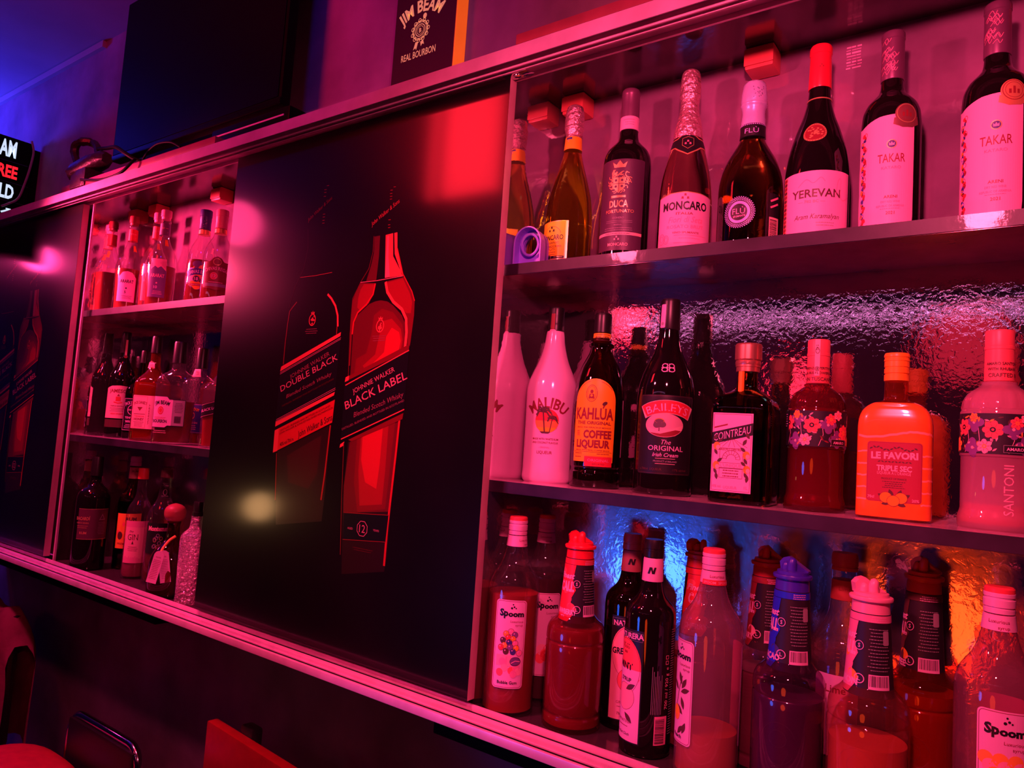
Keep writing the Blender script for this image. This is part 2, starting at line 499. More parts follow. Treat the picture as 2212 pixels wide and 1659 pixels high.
class Decal:
    """printed label: flat artwork in millimetres wrapped on a surface, one mesh with one slot per ink"""
    def __init__(s, fn, step=3.0, vstep=None):
        s.fn, s.step, s.vstep = fn, step, vstep
        s.mats = []
        s.big = bmesh.new()
        s.V, s.F = [], []
        s.auto = 0
        s.ox = s.oy = 0.0
        s.rot = 0.0
        s.sh = 0.0
    def mi(s, m):
        if m not in s.mats:
            s.mats.append(m)
        return s.mats.index(m)
    def tf(s, x, y):
        y2 = y + s.sh * x
        if s.rot:
            c, q = cos(s.rot), sin(s.rot)
            return s.ox + x * c - y2 * q, s.oy + x * q + y2 * c
        return s.ox + x, s.oy + y2
    def lay(s, layer):
        if layer is None:
            s.auto += 1
            return s.auto
        return layer
    def poly(s, pts, m, layer=None):
        L = s.lay(layer)
        P = [s.tf(*p) for p in pts]
        tri = tessellate_polygon([[Vector((p[0], p[1], 0)) for p in P]])
        vs = [s.big.verts.new((p[0], p[1], L)) for p in P]
        k = s.mi(m)
        for t in tri:
            try:
                f = s.big.faces.new([vs[i] for i in t])
                f.material_index = k
            except ValueError:
                pass
    def rect(s, cx, cy, w, h, m, layer=None, r=0.0):
        if r <= 0:
            pts = [(cx - w / 2, cy - h / 2), (cx + w / 2, cy - h / 2), (cx + w / 2, cy + h / 2), (cx - w / 2, cy + h / 2)]
        else:
            pts = []
            for (ax, ay, a0) in ((1, -1, -90), (1, 1, 0), (-1, 1, 90), (-1, -1, 180)):
                for k in range(5):
                    a = rad(a0 + 22.5 * k)
                    pts.append((cx + ax * (w / 2 - r) + r * cos(a), cy + ay * (h / 2 - r) + r * sin(a)))
        s.poly(pts, m, layer)
    def ell(s, cx, cy, rx, ry, m, layer=None, n=20, a0=0, a1=360, tilt=0):
        t = rad(tilt)
        pts = []
        for k in range(n if a1 - a0 >= 360 else n + 1):
            a = rad(a0 + (a1 - a0) * k / n)
            x, y = rx * cos(a), ry * sin(a)
            pts.append((cx + x * cos(t) - y * sin(t), cy + x * sin(t) + y * cos(t)))
        s.poly(pts, m, layer)
    def line(s, pts, wd, m, layer=None, closed=False):
        L = s.lay(layer)
        n = len(pts)
        if closed:
            pts = list(pts) + [pts[0]]
        A, B = [], []
        for i, p in enumerate(pts):
            if closed and i in (0, len(pts) - 1):
                a, b = pts[-2], pts[1]
            else:
                a, b = pts[max(i - 1, 0)], pts[min(i + 1, len(pts) - 1)]
            dx, dy = b[0] - a[0], b[1] - a[1]
            l = math.hypot(dx, dy) or 1
            A.append((p[0] - dy / l * wd / 2, p[1] + dx / l * wd / 2)); B.append((p[0] + dy / l * wd / 2, p[1] - dx / l * wd / 2))
        k = s.mi(m)
        va = [s.big.verts.new((*s.tf(*p), L)) for p in A]; vb = [s.big.verts.new((*s.tf(*p), L)) for p in B]
        for i in range(len(A) - 1):
            f = s.big.faces.new((va[i], vb[i], vb[i + 1], va[i + 1])); f.material_index = k
    def ring(s, cx, cy, rx, ry, wd, m, layer=None, n=32, a0=0, a1=360):
        full = a1 - a0 >= 360
        pts = [(cx + rx * cos(rad(a0 + (a1 - a0) * k / n)), cy + ry * sin(rad(a0 + (a1 - a0) * k / n))) for k in range(n if full else n + 1)]
        s.line(pts, wd, m, layer, closed=full)
    def frame(s, cx, cy, w, h, wd, m, layer=None, r=0.0):
        pts = []
        if r <= 0:
            pts = [(cx - w / 2, cy - h / 2), (cx + w / 2, cy - h / 2), (cx + w / 2, cy + h / 2), (cx - w / 2, cy + h / 2)]
            L = s.lay(layer)
            for i in range(4):
                s.line([pts[i], pts[(i + 1) % 4]], wd, m, L)
            return
        for (ax, ay, a0) in ((1, -1, -90), (1, 1, 0), (-1, 1, 90), (-1, -1, 180)):
            for k in range(5):
                a = rad(a0 + 22.5 * k)
                pts.append((cx + ax * (w / 2 - r) + r * cos(a), cy + ay * (h / 2 - r) + r * sin(a)))
        s.line(pts, wd, m, layer, closed=True)
    def text(s, t, cx, cy, h, m, layer=None, w=None, bold=0.012, shear=0.0, arc=None, rot=0.0, align='c'):
        """h: height of a capital in mm; w: forced width; arc: radius of the arch (positive bows up)"""
        L = s.lay(layer)
        V, F, wd = glyphs(t, bold, shear)
        ky = h / 0.70
        kx = (w / wd) if w else ky
        off = 0 if align == 'c' else (wd * kx / 2 if align == 'l' else -wd * kx / 2)
        base = len(s.V)
        k = s.mi(m)
        cr, sr = cos(rot), sin(rot)
        for (x, y) in V:
            x = x * kx + off; y = y * ky - h / 2
            if arc:
                a = x / arc
                x, y = (arc + y) * sin(a), (arc + y) * cos(a) - arc
            if rot:
                x, y = x * cr - y * sr, x * sr + y * cr
            s.V.append((*s.tf(cx + x, cy + y), L))
        for f in F:
            s.F.append((tuple(i + base for i in f), k))
    def micro(s, cx, cy, w, n, pitch, hh, m, layer=None, align='c'):
        """lines of print too small to read"""
        L = s.lay(layer)
        for i in range(n):
            ww = w * (0.72 + 0.28 * random.random())
            x = cx - ww / 2 if align == 'c' else cx - w / 2
            end = x + ww
            while x < end - 0.3:
                l = min(random.uniform(1.0, 3.2), end - x)
                s.rect(x + l / 2, cy - i * pitch, l, hh, m, L)
                x += l + 0.7
    def bars(s, cx, cy, w, h, bg, m, vert=False):
        s.rect(cx, cy, w, h, bg)
        L = s.lay(None)
        a = -0.44
        while a < 0.42:
            t = random.choice((0.012, 0.02, 0.03))
            if vert:
                s.rect(cx - w * 0.06, cy + a * h, w * 0.74, t * h, m, L)
            else:
                s.rect(cx + a * w, cy + h * 0.06, t * w, h * 0.74, m, L)
            a += t + random.choice((0.015, 0.025))
    def flower(s, cx, cy, r, petal, core, n=6, layer=None):
        L = s.lay(layer)
        a0 = random.random() * 6
        for k in range(n):
            a = a0 + 2 * PI * k / n
            s.ell(cx + r * 0.58 * cos(a), cy + r * 0.58 * sin(a), r * 0.46, r * 0.36, petal, L + 0.1 * (k % 2), 10, tilt=math.degrees(a))
        s.ell(cx, cy, r * 0.3, r * 0.3, core, L + 0.4, 12)
        s.ell(cx, cy, r * 0.14, r * 0.14, petal, L + 0.6, 8)
    def leaf(s, cx, cy, l, wd, tilt, m, layer=None):
        L = s.lay(layer)
        t = rad(tilt)
        pts = []
        for k in range(7):
            f = k / 6
            pts.append((l * (f - 0.5), wd / 2 * sin(PI * f)))
        for k in range(5, 0, -1):
            f = k / 6
            pts.append((l * (f - 0.5), -wd / 2 * sin(PI * f)))
        s.poly([(cx + x * cos(t) - y * sin(t), cy + x * sin(t) + y * cos(t)) for x, y in pts], m, L)
    def build(s, name, parent, label=None):
        bm = s.big
        if s.step and bm.verts:
            xs = [v.co.x for v in bm.verts]
            k = math.floor(min(xs) / s.step) + 1
            while k * s.step < max(xs) - 1e-4:
                bmesh.ops.bisect_plane(bm, geom=bm.verts[:] + bm.edges[:] + bm.faces[:], plane_co=(k * s.step, 0, 0), plane_no=(1, 0, 0), dist=1e-5)
                k += 1
        if s.vstep and bm.verts:
            ys = [v.co.y for v in bm.verts]
            k = math.floor(min(ys) / s.vstep) + 1
            while k * s.vstep < max(ys) - 1e-4:
                bmesh.ops.bisect_plane(bm, geom=bm.verts[:] + bm.edges[:] + bm.faces[:], plane_co=(0, k * s.vstep, 0), plane_no=(0, 1, 0), dist=1e-5)
                k += 1
        bm.verts.index_update()
        V = [tuple(v.co) for v in bm.verts]
        F = [(tuple(v.index for v in f.verts), f.material_index) for f in bm.faces]
        bm.free()
        b = len(V)
        V += s.V
        F += [(tuple(i + b for i in f), k) for f, k in s.F]
        P = [s.fn(x / 1000.0, y / 1000.0, 0.00022 + 0.00009 * L) for (x, y, L) in V]
        me = bpy.data.meshes.new(name)
        me.from_pydata(P, [], [f for f, _ in F])
        me.polygons.foreach_set('material_index', [k for _, k in F])
        for m in s.mats:
            me.materials.append(m)
        o = link(name, me, parent)
        # printed faces look outwards
        if label: o['label'] = label
        return o

def on_bottle(prof, shape, zc, ang=0.0, ref=None):
    """wrap: u to the right, v up, centred at height zc and ang degrees right of the front"""
    r0, _ = prof_r(prof, zc)
    r0 = ref or r0
    u0 = rad(ang) * r0 if shape.round else ang / 1000.0
    def fn(u, v, off):
        z = zc + v
        r, sq = prof_r_c(prof, z)
        th = shape.ang((u + u0) / r0)
        a, b = shape.pt(th, sq)
        a2, b2 = shape.pt(th + 0.002, sq); a1, b1 = shape.pt(th - 0.002, sq)
        tx, ty = a2 - a1, b2 - b1
        l = math.hypot(tx, ty) or 1
        return (a * r + ty / l * off, b * r - tx / l * off, z)
    return fn

_PC = {}
def prof_r_c(prof, z):
    k = id(prof)
    if k not in _PC:
        _PC[k] = (prof, smooth_prof(prof, 4))
    P = _PC[k][1]
    lo, hi = 0, len(P) - 1
    if z <= P[0][0]: return P[0][1], P[0][2]
    if z >= P[-1][0]: return P[-1][1], P[-1][2]
    while hi - lo > 1:
        m = (lo + hi) // 2
        if P[m][0] <= z: lo = m
        else: hi = m
    z0, r0, s0 = P[lo]; z1, r1, s1 = P[hi]
    t = (z - z0) / (z1 - z0) if z1 > z0 else 0
    return r0 + (r1 - r0) * t, s0 + (s1 - s0) * t

# ================================================================== THE SETTING
def struct(name, x0, x1, y0, y1, z0, z1, mat):
    o = wbox(name, x0, x1, y0, y1, z0, z1, mat)
    return tag(o, kind='structure')

YW, ZC = 0.24, 1.448
struct('wall_back', -6.0, 2.2, YW, YW + 0.12, -ZF, ZC, M_CONC)
struct('ceiling', -6.0, 2.2, -3.5, YW + 0.12, ZC, ZC + 0.1, M_CEIL)
struct('floor', -6.0, 2.2, -3.5, YW + 0.12, -ZF - 0.1, -ZF, M_FLOOR)
struct('wall_front', -6.0, 2.2, -3.6, -3.5, -ZF, ZC, M_DARKWALL)
struct('trim_1', -5.6, -2.98, YW - 0.016, YW, ZC - 0.030, ZC - 0.004, M_CEIL)
struct('wall_left', -6.1, -6.0, -3.5, YW + 0.12, -ZF, ZC, M_DARKWALL)
struct('wall_right', 2.2, 2.3, -3.5, YW + 0.12, -ZF, ZC, M_DARKWALL)

# ------------------------------------------------------------------ the wall cabinet
YB, YS = 0.218, 0.045                     # mirror back, shelf front
Z1, Z2, Z0 = 0.319, -0.0705, -0.462       # tops of the two shelves and of the bottom board
XL, XR = -3.42, 0.92
cab = empty('display_cabinet', (-1.25, 0.1, -0.48), 0, 'long wall-hung bar cabinet with dark mirrored shelves, metal tracks and two black poster doors', 'cabinet')
def cpart(name, x0, x1, y0, y1, z0, z1, mat, bev=0.0, label=None):
    o = wbox(name, x0, x1, y0, y1, z0, z1, mat, None, bev)
    o.parent = cab
    o.matrix_parent_inverse = Matrix.Translation((1.25, -0.1, 0.48 - ZF))
    if label: o['label'] = label
    return o
def adopt(o, root):
    o.parent = root
    o.matrix_parent_inverse = Matrix.Translation(-Vector(root.location))
    return o
cpart('back_panel', XL, XR, YB, YB + 0.016, Z1 - 0.01, 0.70, M_BACK_TOP)
cpart('back_panel', XL, XR, YB, YB + 0.016, Z2 - 0.01, Z1 - 0.01, M_BACK_MID)
cpart('back_panel', XL, XR, YB, YB + 0.016, -0.482, Z2 - 0.01, M_BACK_LOW)
cpart('bottom_board', XL, XR, 0.0135, YB, -0.482, Z0, M_LAM)
cpart('top_board', XL, XR, 0.013, YB, 0.689, 0.704, M_LAM)
cpart('side_panel', -0.845, -0.803, 0.028, YB, Z0, 0.689, M_SIDE)
cpart('side_panel', -2.462, -2.42, 0.028, YB, Z0, 0.689, M_SIDE)
cpart('side_panel', XL, XL + 0.02, 0.0135, YB, Z0, 0.689, M_SIDE)
cpart('side_panel', XR - 0.02, XR, 0.0135, YB, Z0, 0.689, M_SIDE)
cpart('metal_edge', -2.426, -2.4185, 0.0225, 0.028, Z0, 0.66, M_ALU)
for (xa, xb) in ((-0.803, XR - 0.02), (-2.42, -0.845), (XL + 0.02, -2.462)):
    for zt in (Z1, Z2):
        bm = bmesh.new()
        box(bm, xa, xb, YS + 0.0015, YB, zt - 0.0195, zt, 0, zf=ZF)
        sh = obj('shelf', bm, M_SHELF, cab)
        sh.matrix_parent_inverse = Matrix.Translation((1.25, -0.1, 0.48 - ZF))
        bm = bmesh.new()
        box(bm, xa, xb, YS, YS + 0.0015, zt - 0.0195, zt, 0, zf=ZF)
        e = obj('edge_band', bm, M_EDGE, sh)
        bm = bmesh.new()
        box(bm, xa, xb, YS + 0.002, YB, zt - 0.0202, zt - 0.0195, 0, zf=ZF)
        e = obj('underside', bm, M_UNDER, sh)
# top track with its fascia and the three downward ribs
bm = bmesh.new()
box(bm, XL, XR, -0.045, 0.024, 0.660, 0.669, zf=ZF)
for (ya, yb, zb) in ((-0.0275, -0.0245, 0.6475), (-0.016, -0.0132, 0.647), (0.0205, 0.0240, 0.6515)):
    box(bm, XL, XR, ya, yb, zb, 0.660, zf=ZF)
box(bm, XL, XR, 0.010, 0.024, 0.669, 0.689, zf=ZF)
adopt(obj('top_track', bm, M_ALU), cab)
bm = bmesh.new()
box(bm, XL, XR, -0.047, -0.045, 0.6485, 0.670, zf=ZF)
box(bm, XL, XR, -0.047, 0.010, 0.670, 0.674, zf=ZF)
fas = adopt(obj('fascia', bm, M_FASCIA), cab)
# bottom track
bm = bmesh.new()
box(bm, XL, XR, -0.055, 0.0135, -0.462, -0.4565, zf=ZF)
box(bm, XL, XR, 0.0095, 0.0135, -0.4565, -0.4455, zf=ZF)
box(bm, XL, XR, -0.0285, -0.0245, -0.4565, -0.4475, zf=ZF)
box(bm, XL, XR, -0.0305, -0.0285, -0.4565, -0.4535, zf=ZF)
box(bm, XL, XR, -0.060, -0.053, -0.4615, -0.447, 0.0018, zf=ZF)
box(bm, XL, XR, 0.0062, 0.0095, -0.4565, -0.4558, mi=1, zf=ZF)
box(bm, XL, XR, -0.0350, -0.0305, -0.4565, -0.4558, mi=1, zf=ZF)
box(bm, XL, XR, -0.0530, -0.0512, -0.4565, -0.4556, mi=1, zf=ZF)
adopt(obj('bottom_track', bm, [M_ALU, M_BLACK], smooth=True), cab)
# wooden cleats that carry the cabinet, and the corner brackets inside it
for (xa, xb) in ((-3.30, -1.83), (-0.88, 0.6)):
    cpart('cleat', xa, xb, 0.03, YW, -0.525, -0.482, M_BLACK, 0.003)
BRK = pm('bracket_plastic', (0.72, 0.10, 0.10), 0.35)
for xc in (-0.762, -0.398, 0.02, -2.355, -1.995, -1.20):
    bm = bmesh.new()
    box(bm, xc - 0.024, xc + 0.024, YB - 0.044, YB - 0.0005, 0.650, 0.6885, 0.004, zf=ZF)
    box(bm, xc - 0.0245, xc + 0.0245, YB - 0.0465, YB - 0.044, 0.656, 0.684, 0.001, zf=ZF)
    adopt(obj('corner_bracket', bm, BRK, smooth=True), cab)
# torn sticker on the back wall of the top shelf
d = Decal(lambda u, v, off: (u, YB - off, v + ZF), step=0)
xs_, zs_ = px(1845, 124, YB)
for k, wd in enumerate((2.6, 1.2, 3.0, 1.6, 1.0, 2.4, 1.4, 2.2)):
    for q in range(3):
        d.rect(xs_ * 1000 + (q - 1) * 7.5 + random.uniform(-1, 1), zs_ * 1000 + 18 - k * 5.0, 6.6, wd, WHITE, 1)
adopt(d.build('sticker_rest', None), cab)
# door stop clip in the top track
bm = bmesh.new()
box(bm, -0.795, -0.742, -0.013, 0.009, 0.6465, 0.650, 0.001, zf=ZF)
tube(bm, [(-0.768 + 0.0075 * cos(a * PI / 8), -0.002 + 0.0055 * sin(a * PI / 8), 0.646 + ZF) for a in range(16)], 0.0012, 6, True)
tube(bm, spline([(-0.758, 0.004, 0.646 + ZF), (-0.742, 0.004, 0.6445 + ZF), (-0.734, 0.001, 0.645 + ZF), (-0.742, -0.002, 0.6455 + ZF), (-0.757, -0.001, 0.646 + ZF)], 4), 0.0013, 6)
adopt(obj('door_stop', bm, M_CHROME, smooth=True), cab)

# ------------------------------------------------------------------ poster doors
JB = dict(var=0.0)
def ink(name, col):
    return pm('poster_' + name, col, 0.3, spec=0.35, coat=0.9, crough=0.11)
Q0 = ink('very_dark_red', (0.030, 0.002, 0.004)); Q1 = ink('dark_red', (0.085, 0.003, 0.006)); Q2 = ink('deep_red', (0.13, 0.003, 0.006))
Q3 = ink('red', (0.23, 0.005, 0.008)); Q4 = ink('bright_red', (0.40, 0.008, 0.012)); Q5 = ink('coral', (0.50, 0.05, 0.045)); Q6 = ink('pale_pink', (0.50, 0.10, 0.14))
QK2 = ink('near_black', (0.014, 0.002, 0.003)); QK = ink('black', (0.004, 0.003, 0.004)); QW = ink('lettering', (0.42, 0.12, 0.14)); QD = ink('dim_lettering', (0.20, 0.05, 0.06))

def make_poster(parent, dx):
    x0, z0 = -1.199, 0.1045
    d = Decal(lambda u, v, off: (x0 + dx + u, -0.0003 - off * 0.7, z0 + v + ZF), step=0)
    def W(p):
        a, b = px(p[0], p[1], 0.0)
        return ((a - x0) * 1000, (b - z0) * 1000)
    def z6(*pts): return [W((560 + x / 4.1475, 380 + y / 4.1475)) for x, y in pts]
    def z7(*pts): return [W((560 + x / 4.1475, 680 + y / 4.1475)) for x, y in pts]
    def PX(*pts): return [W(p) for p in pts]
    def T(s, a, b, h, m, bold=0.0, shear=0.0, up=0.5):
        dxx, dyy = b[0] - a[0], b[1] - a[1]
        r = math.atan2(dyy, dxx)
        L = math.hypot(dxx, dyy)
        cx, cy = (a[0] + b[0]) / 2 - sin(r) * h * up, (a[1] + b[1]) / 2 + cos(r) * h * up
        d.text(s, cx, cy, h, m, 10, w=L, bold=bold, shear=shear, rot=r)
    d.rect(0, 0, 830, 1086, M_DOOR, 0)
    # right-hand bottle: glow of the spirit behind the glass
    d.poly(z6((905, 960), (1045, 962), (1030, 1040), (985, 1140), (900, 1215), (850, 1290), (832, 1420), (815, 1700), (805, 1700), (812, 1420), (822, 1290), (838, 1120), (870, 1040)), Q2, 1)
    d.poly(z6((940, 970), (1035, 972), (1020, 1040), (970, 1140), (900, 1200), (880, 1180), (890, 1090), (910, 1020)), Q3, 2)
    d.poly(z6((1130, 950), (1300, 905), (1370, 1040), (1394, 1120), (1388, 1250), (1352, 1520), (1326, 1540), (1332, 1320), (1312, 1240), (1240, 1170), (1180, 1110), (1145, 1030)), Q2, 1)
    d.poly(z6((1150, 955), (1290, 918), (1350, 1050), (1372, 1130), (1360, 1230), (1320, 1230), (1240, 1160), (1180, 1090), (1155, 1030)), Q3, 2)
    d.poly(z6((845, 1350), (870, 1260), (985, 1150), (1040, 1125), (1090, 1115), (1150, 1125), (1200, 1160), (1280, 1250), (1315, 1340), (1310, 1470), (1300, 1560), (1100, 1670), (940, 1755), (815, 1820)), Q1, 1)
    d.poly(z6((870, 1640), (960, 1590), (1010, 1400), (1030, 1250), (1100, 1190), (1200, 1220), (1285, 1330), (1300, 1450), (1290, 1560), (1100, 1668), (940, 1750), (850, 1795)), Q2, 2)
    d.poly(z6((930, 1700), (1040, 1600), (1080, 1420), (1110, 1300), (1190, 1280), (1270, 1370), (1285, 1470), (1270, 1570), (1100, 1664), (950, 1742)), Q3, 3)
    d.poly(z6((1010, 1690), (1120, 1580), (1140, 1440), (1190, 1360), (1255, 1400), (1270, 1480), (1250, 1570), (1100, 1650)), Q4, 4)
    d.line(z6((1042, 965), (1022, 1060), (965, 1150), (885, 1225), (848, 1310), (835, 1420)), 4.0, Q4, 5)
    d.line(z6((1135, 950), (1150, 1040), (1205, 1130), (1280, 1195), (1318, 1280), (1322, 1400), (1308, 1545)), 6.5, Q5, 5)
    # neck lights
    d.poly(z6((1135, 530), (1202, 513), (1202, 720), (1290, 893), (1128, 915)), Q5, 3)
    d.poly(z6((1150, 540), (1165, 536), (1160, 720), (1172, 905), (1128, 912)), Q6, 4)
    d.poly(z6((1212, 512), (1240, 505), (1240, 650), (1292, 880), (1280, 885), (1216, 700)), Q5, 3)
    d.poly(z6((1035, 545), (1085, 535), (1075, 720), (1050, 935), (960, 945), (1005, 800), (1030, 690)), Q1, 3)
    d.line(z6((1030, 540), (1022, 680), (985, 830), (910, 955), (840, 1100), (822, 1300), (808, 1600), (800, 1790)), 1.6, Q2, 4)
    d.line(z6((1240, 650), (1290, 880), (1370, 1035), (1394, 1120)), 2.0, Q4, 4)
    d.line(z6((910, 955), (1050, 940), (1290, 897)), 1.4, Q6, 6)
    # cap with its script band
    for (yy, l) in ((100, 1218), (130, 1190), (160, 1186), (185, 1186), (210, 1184), (395, 1172), (440, 1168), (465, 1168)):
        d.line(z6((l - 12, yy), (l + 8, yy - 3)), 1.6, Q3, 3)
    T('John Walker & Sons', z6((1010, 455))[0], z6((1265, 235))[0], 9, Q5, shear=0.35)
    # crest
    for cx0, cy0 in ((1085, 1345), (478, 1290)):
        c = z6((cx0, cy0))[0]
        d.ring(c[0], c[1], 10, 12, 2.2, Q5, 6)
        for k in range(16):
            a = random.random() * 2 * PI
            d.ell(c[0] + 8 * cos(a) * random.random(), c[1] + 10 * sin(a) * random.random(), 1.6, 2.2, Q5, 6.5 + 0.02 * k, 6)
        d.poly([(c[0] - 5, c[1] + 12), (c[0] + 5, c[1] + 12), (c[0] + 6, c[1] + 18), (c[0] + 2, c[1] + 15), (c[0], c[1] + 20), (c[0] - 2, c[1] + 15), (c[0] - 6, c[1] + 18)], Q5, 6)
        d.micro(c[0], c[1] - 20, 44, 3, 4.5, 1.3, QD, 6)
    # lower body
    d.poly(PX((752, 955), (864, 907), (846, 1085), (836, 1200), (830, 1235), (738, 1240), (741, 1080)), QK2, 1)
    d.poly(PX((756, 955), (864, 910), (850, 1040), (842, 1105), (742, 1108), (743, 1050)), Q1, 1.5)
    d.poly(z7((880, 1090), (1220, 960), (1170, 1400), (1130, 1740), (880, 1770), (850, 1500)), Q2, 2)
    d.poly(z7((915, 1085), (1160, 995), (1130, 1400), (1100, 1700), (900, 1710), (890, 1400)), Q3, 3)
    d.poly(z7((930, 1080), (1110, 1012), (1080, 1350), (1050, 1560), (950, 1500), (915, 1300)), Q4, 4)
    d.line(z7((1258, 945), (1225, 1250), (1185, 1600), (1150, 1900), (1120, 2250)), 5, Q4, 5)
    d.line(z7((760, 1150), (742, 1600), (728, 2150)), 1.6, Q2, 5)
    d.poly(z7((728, 1160), (765, 1135), (758, 1172), (722, 1192)), Q5, 5)
    # black label of the right-hand bottle
    d.poly(z7((770, 605), (1348, 285), (1300, 850), (735, 1110)), QK, 7)
    d.poly(z7((765, 608), (812, 545), (1350, 262), (1342, 318), (812, 580)), Q2, 8)
    d.line(z7((775, 632), (1345, 318)), 2.2, Q5, 9)
    d.poly(z7((778, 560), (808, 545), (804, 588), (770, 602)), Q5, 9)
    d.line(z7((735, 1115), (1302, 848)), 2.2, Q5, 9)
    d.poly(z7((800, 1120), (1295, 880), (1285, 935), (1100, 1020), (830, 1135)), Q2, 8)
    T('JOHNNIE WALKER', z7((845, 710))[0], z7((1218, 505))[0], 10, QW)
    T('BLACK LABEL', z7((778, 850))[0], z7((1330, 572))[0], 16.5, QW, bold=0.004)
    T('Blended Scotch Whisky', z7((850, 920))[0], z7((1300, 730))[0], 10, QD, shear=0.3)
    T('DISTILLED, BLENDED AND BOTTLED IN SCOTLAND', z7((745, 1035))[0], z7((1302, 775))[0], 4.2, QD)
    # age plate
    d.poly(PX((744, 1106), (840, 1112), (833, 1172), (741, 1166)), QK, 7)
    d.line(PX((744, 1107), (840, 1113)), 1.0, Q3, 8)
    d.line(PX((741, 1165), (833, 1171)), 1.0, Q3, 8)
    a = PX((783, 1142))[0]
    d.line([(a[0] + 15 * cos(rad(22.5 + 45 * k)), a[1] + 15 * sin(rad(22.5 + 45 * k))) for k in range(8)], 1.4, QW, 9, True)
    d.text('12', a[0], a[1], 15, QW, 10, bold=0.0)
    a = PX((757, 1141))[0]; d.text('AGED', a[0], a[1], 4, QW, 10, bold=0)
    a = PX((813, 1146))[0]; d.text('YEARS', a[0], a[1], 4, QW, 10, bold=0)
    a = PX((784, 1186))[0]; d.micro(a[0], a[1], 60, 2, 4, 1.2, Q1, 6)
    # left-hand bottle
    d.line(z6((340, 1130), (300, 1180), (275, 1215), (258, 1320), (235, 1500), (218, 1690)), 3.0, Q2, 5)
    d.line(z6((615, 1060), (650, 1100), (685, 1165), (705, 1250), (706, 1350)), 5.0, Q5, 5)
    d.line(z6((700, 1350), (695, 1420)), 2, Q3, 5)
    d.line(z6((370, 910), (500, 895), (655, 865)), 0.9, Q5, 6)
    d.line(z6((440, 480), (440, 640), (400, 830), (320, 1000), (270, 1180)), 0.9, Q0, 3)
    for (yy, l) in ((90, 620), (125, 598), (150, 596), (185, 592), (345, 585), (370, 583), (400, 580), (425, 578)):
        d.line(z6((l - 12, yy), (l + 8, yy - 3)), 1.5, Q3, 3)
    T('John Walker & Sons', z6((440, 415))[0], z6((660, 205))[0], 8, Q3, shear=0.35)
    d.poly(z7((190, 510), (735, 195), (680, 690), (148, 975)), QK, 4)
    d.poly(z7((200, 465), (735, 155), (730, 190), (190, 508)), Q5, 5)
    d.line(z7((190, 520), (735, 205)), 0.9, QW, 6); d.line(z7((188, 533), (733, 218)), 0.9, QW, 6)
    T('JOHNNIE WALKER', z7((282, 575))[0], z7((635, 362))[0], 9, QD)
    T('DOUBLE BLACK', z7((198, 692))[0], z7((708, 400))[0], 13.5, QW, bold=0.0)
    T('Blended Scotch Whisky', z7((245, 750))[0], z7((655, 540))[0], 8, QD, shear=0.3)
    T('DISTILLED, BLENDED AND BOTTLED IN SCOTLAND', z7((210, 825))[0], z7((672, 580))[0], 3.4, Q1)
    d.line(z7((155, 940), (685, 655)), 0.9, QW, 6); d.line(z7((150, 955), (685, 670)), 0.9, QW, 6)
    d.poly(z7((150, 960), (680, 690), (672, 722), (145, 1002)), Q5, 5)
    d.poly(z7((142, 1035), (680, 760), (655, 965), (125, 1235)), Q4, 5)
    d.poly(z7((142, 1035), (178, 1018), (165, 1218), (125, 1235)), Q5, 6)
    T('DISTILLED, BLENDED AND BOTTLED IN SCOTLAND', z7((195, 1045))[0], z7((640, 822))[0], 4, QK)
    T('JOHN WALKER & SONS ESTABLISHED KILMARNOCK', z7((185, 1075))[0], z7((665, 838))[0], 4, QK)
    T('John Walker & Sons', z7((350, 1100))[0], z7((660, 940))[0], 13, QK, shear=0.3, bold=0.006)
    T('40% vol 70cl e', z7((190, 1180))[0], z7((310, 1125))[0], 8, QK, bold=0.012)
    d.poly(z7((165, 1225), (640, 985), (590, 1600), (560, 1850), (150, 1880), (148, 1700)), QK2, 2)
    d.poly(z7((250, 1260), (560, 1080), (520, 1420), (440, 1560), (260, 1500)), Q0, 2.5)
    d.line(z7((640, 990), (590, 1420), (555, 1660)), 4, Q3, 5)
    d.line(z7((158, 1240), (145, 1660)), 2, Q3, 5)
    o = d.build('poster', parent)
    o['label'] = 'glossy black print with two whisky bottles'
    return o

for (xa, xb) in ((-1.614, -0.784), (-3.2675, -2.4375)):
    bm = bmesh.new()
    box(bm, xa, xb, 0.0, 0.019, -0.4385, 0.6475, 0.0012, zf=ZF)
    dr = adopt(obj('sliding_door', bm, M_DOOREDGE, smooth=True), cab)
    dr['label'] = 'sliding black door printed with two whisky bottles'
    p = make_poster(dr, xa + 1.614)

# ------------------------------------------------------------------ things on and above the cabinet
tv = empty('television', (-2.10, 0.15, 0.845), 0, 'large flat black television mounted above the cabinet', 'television')
adopt(wbox('screen_panel', -2.557, -1.640, 0.120, 0.150, 0.845, 1.40, M_BLACK, None, 0.004), tv)
adopt(wbox('screen', -2.545, -1.652, 0.1175, 0.1195, 0.865, 1.392, M_BLACKG), tv)
adopt(wbox('rear_housing', -2.45, -1.72, 0.150, 0.185, 0.88, 1.33, M_BLACK, None, 0.01), tv)
adopt(wbox('wall_mount', -2.25, -1.95, 0.185, YW, 0.98, 1.22, M_BLACK), tv)
adopt(wbox('bottom_bezel', -2.557, -1.640, 0.1165, 0.120, 0.845, 0.862, M_BLACKG, None, 0.001), tv)
tt = empty('set_top_box', (-1.62, 0.08, 0.704), 0, 'low black box on top of the cabinet under the television', 'media box')
adopt(wbox('housing', -1.80, -1.47, 0.03, 0.17, 0.7045, 0.765, M_BLACKG, None, 0.006), tt)
adopt(wbox('foot', -1.77, -1.74, 0.05, 0.08, 0.704, 0.7052, M_BLACK), tt)
adopt(wbox('front_strip', -1.78, -1.49, 0.0285, 0.030, 0.742, 0.746, M_ALU), tt)

